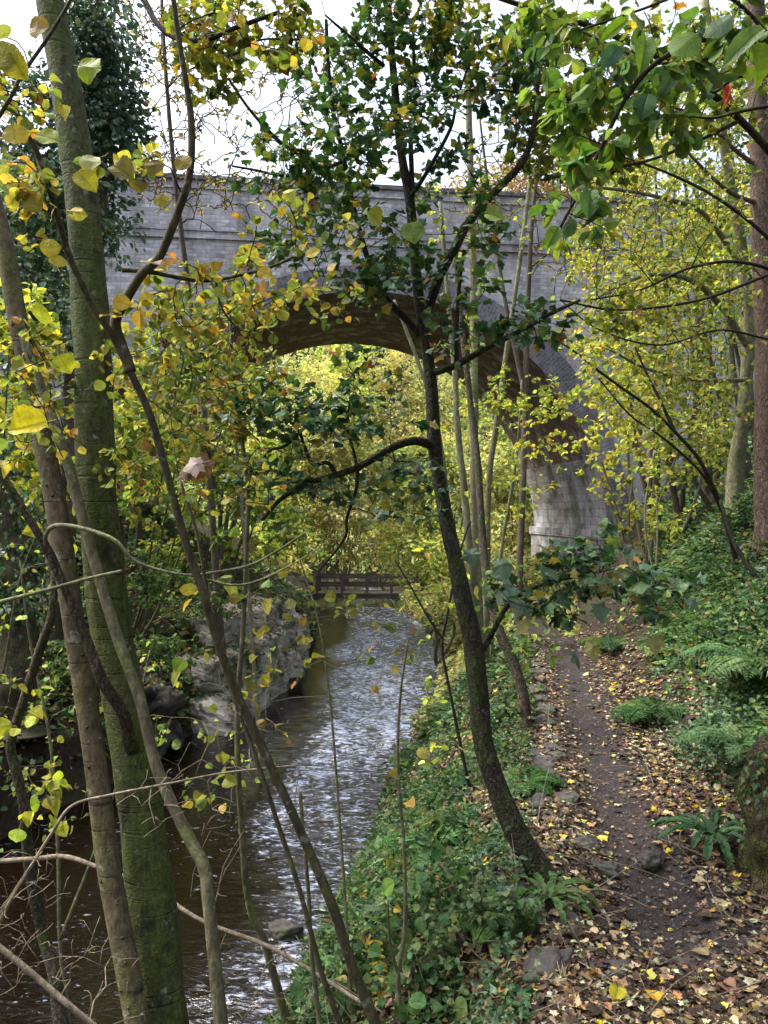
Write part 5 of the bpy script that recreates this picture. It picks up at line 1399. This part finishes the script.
# near herbs in the bottom of the frame
for k, (px, py, hgt, lab) in enumerate([(425, 1010, .28, 'pale leafy herb at the bottom edge left of the leaf strewn stone'), (478, 950, .30, 'bushy green herb on the bank in front of the ferns'), (455, 985, .26, 'grey green herb at the front of the bank'), (520, 940, .22, 'small green herb beside the bright hart\'s tongue fern')]):
    g = hit(px, py)
    tb = Tubes(); lv = Leaves()
    for q in range(14):
        e = g + np.array([rng.normal(0, .10), rng.normal(0, .10), hgt * rng.uniform(.5, 1.1)])
        w = spline([g + rng.normal(0, .02, 3) * [1, 1, 0], (g + e) / 2 + [0, 0, .03], e], 8); tb.add(w, np.linspace(.0025, .001, 8), 5)
        m = 13; f = rng.integers(2, 8, m); D, N = leaf_frames(m, .2, .5)
        lv.add('ovate', w[f], D, N, rng.uniform(.018, .042, m), palette(m, [(3, (.10, .15, .06)), (2, (.06, .11, .04)), (1, (.17, .21, .08))]))
    root = thing('herb', g, lab, 'plant')
    tb.build('stem', M['bark_stem'], root, g); lv.build('leaves', M['leaf'], root, g)
g = hit(376, 1018)
tb = Tubes(); lv = Leaves()
p0, p1 = g, P(374, 940, g[1])
w = spline([p0, (p0 + p1) / 2 + [.02, 0, 0], p1], 12); tb.add(w, np.linspace(.002, .001, 12), 5)
for k in range(3, 12):
    for s_ in (-1, 1):
        lv.add('lance', w[k], [s_ * .9, 0, -.5], [0, -1, .3], .045, np.array((.55, .42, .06)) * rng.uniform(.8, 1.15))
root = thing('ash_seedling', g, 'single yellow pinnate leaf on a short stem at the bottom edge', 'plant')
tb.build('stem', M['bark_stem'], root, g); lv.build('leaves', M['leaf'], root, g)

# ------------------------------------------------------------------ light, sky, camera
w = bpy.data.worlds.new('World'); SC.world = w; w.use_nodes = True
nt = w.node_tree; nt.nodes.clear()
sky = nt.nodes.new('ShaderNodeTexSky'); sky.sky_type = 'NISHITA'; sky.sun_disc = False
SUN_EL, SUN_AZ = 56, -78      # degrees; azimuth clockwise from the view direction
sky.sun_elevation = R_(SUN_EL); sky.sun_rotation = R_(SUN_AZ)
sky.air_density = 1.0; sky.dust_density = 4.0; sky.ozone_density = 1.0
hs = nt.nodes.new('ShaderNodeHueSaturation'); hs.inputs['Saturation'].default_value = .5; hs.inputs['Value'].default_value = 1.0
bg = nt.nodes.new('ShaderNodeBackground'); bg.inputs['Strength'].default_value = .13
tc = nt.nodes.new('ShaderNodeTexCoord'); nz = nt.nodes.new('ShaderNodeTexNoise'); nz.inputs['Scale'].default_value = 2.2; nz.inputs['Detail'].default_value = 5
rp = nt.nodes.new('ShaderNodeValToRGB'); rp.color_ramp.elements[0].position = .3; rp.color_ramp.elements[0].color = (.82, .84, .88, 1); rp.color_ramp.elements[1].position = .7; rp.color_ramp.elements[1].color = (1.08, 1.08, 1.08, 1)
mx = nt.nodes.new('ShaderNodeMix'); mx.data_type = 'RGBA'; mx.blend_type = 'MULTIPLY'; mx.inputs[0].default_value = 1
out = nt.nodes.new('ShaderNodeOutputWorld')
L = nt.links.new
L(sky.outputs[0], hs.inputs['Color']); L(tc.outputs['Generated'], nz.inputs['Vector']); L(nz.outputs['Fac'], rp.inputs[0])
sx = nt.nodes.new('ShaderNodeSeparateXYZ'); gr = nt.nodes.new('ShaderNodeMapRange')
gr.inputs['From Min'].default_value = 0; gr.inputs['From Max'].default_value = .95; gr.inputs['To Min'].default_value = .34; gr.inputs['To Max'].default_value = 1.5
m2 = nt.nodes.new('ShaderNodeMix'); m2.data_type = 'RGBA'; m2.blend_type = 'MULTIPLY'; m2.inputs[0].default_value = 1
L(tc.outputs['Generated'], sx.inputs[0]); L(sx.outputs[2], gr.inputs['Value']); L(hs.outputs[0], m2.inputs[6]); L(gr.outputs[0], m2.inputs[7])
L(m2.outputs[2], mx.inputs[6]); L(rp.outputs[0], mx.inputs[7]); L(mx.outputs[2], bg.inputs['Color']); L(bg.outputs[0], out.inputs[0])

sd = bpy.data.lights.new('sun', 'SUN'); sd.energy = 1.3; sd.angle = R_(20); sd.color = (1, .96, .9)
so = bpy.data.objects.new('sun', sd); COL.objects.link(so)
az, el = R_(SUN_AZ), R_(SUN_EL)
to_sun = Vector((math.sin(az) * math.cos(el), math.cos(az) * math.cos(el), math.sin(el)))
so.rotation_euler = (-to_sun).to_track_quat('-Z', 'Y').to_euler(); so.location = (0, 0, 30)

cd = bpy.data.cameras.new('camera'); cd.sensor_fit = 'VERTICAL'; cd.sensor_height = 36; cd.sensor_width = 27
cd.lens = 36 * FPX / 1024; cd.clip_start = .05; cd.clip_end = 600
co = bpy.data.objects.new('camera', cd); COL.objects.link(co)
co.location = (0, 0, EYE); co.rotation_euler = (R_(90), 0, 0); SC.camera = co

SC.view_settings.view_transform = 'Standard'; SC.view_settings.look = 'None'; SC.view_settings.gamma = 1
SC.view_settings.exposure = 2.0
cy = SC.cycles
cy.max_bounces = 7; cy.diffuse_bounces = 4; cy.glossy_bounces = 3; cy.transmission_bounces = 4; cy.transparent_max_bounces = 4
cy.use_denoising = True
try: cy.denoiser = 'OPENIMAGEDENOISE'
except Exception: pass
cy.sample_clamp_indirect = 6
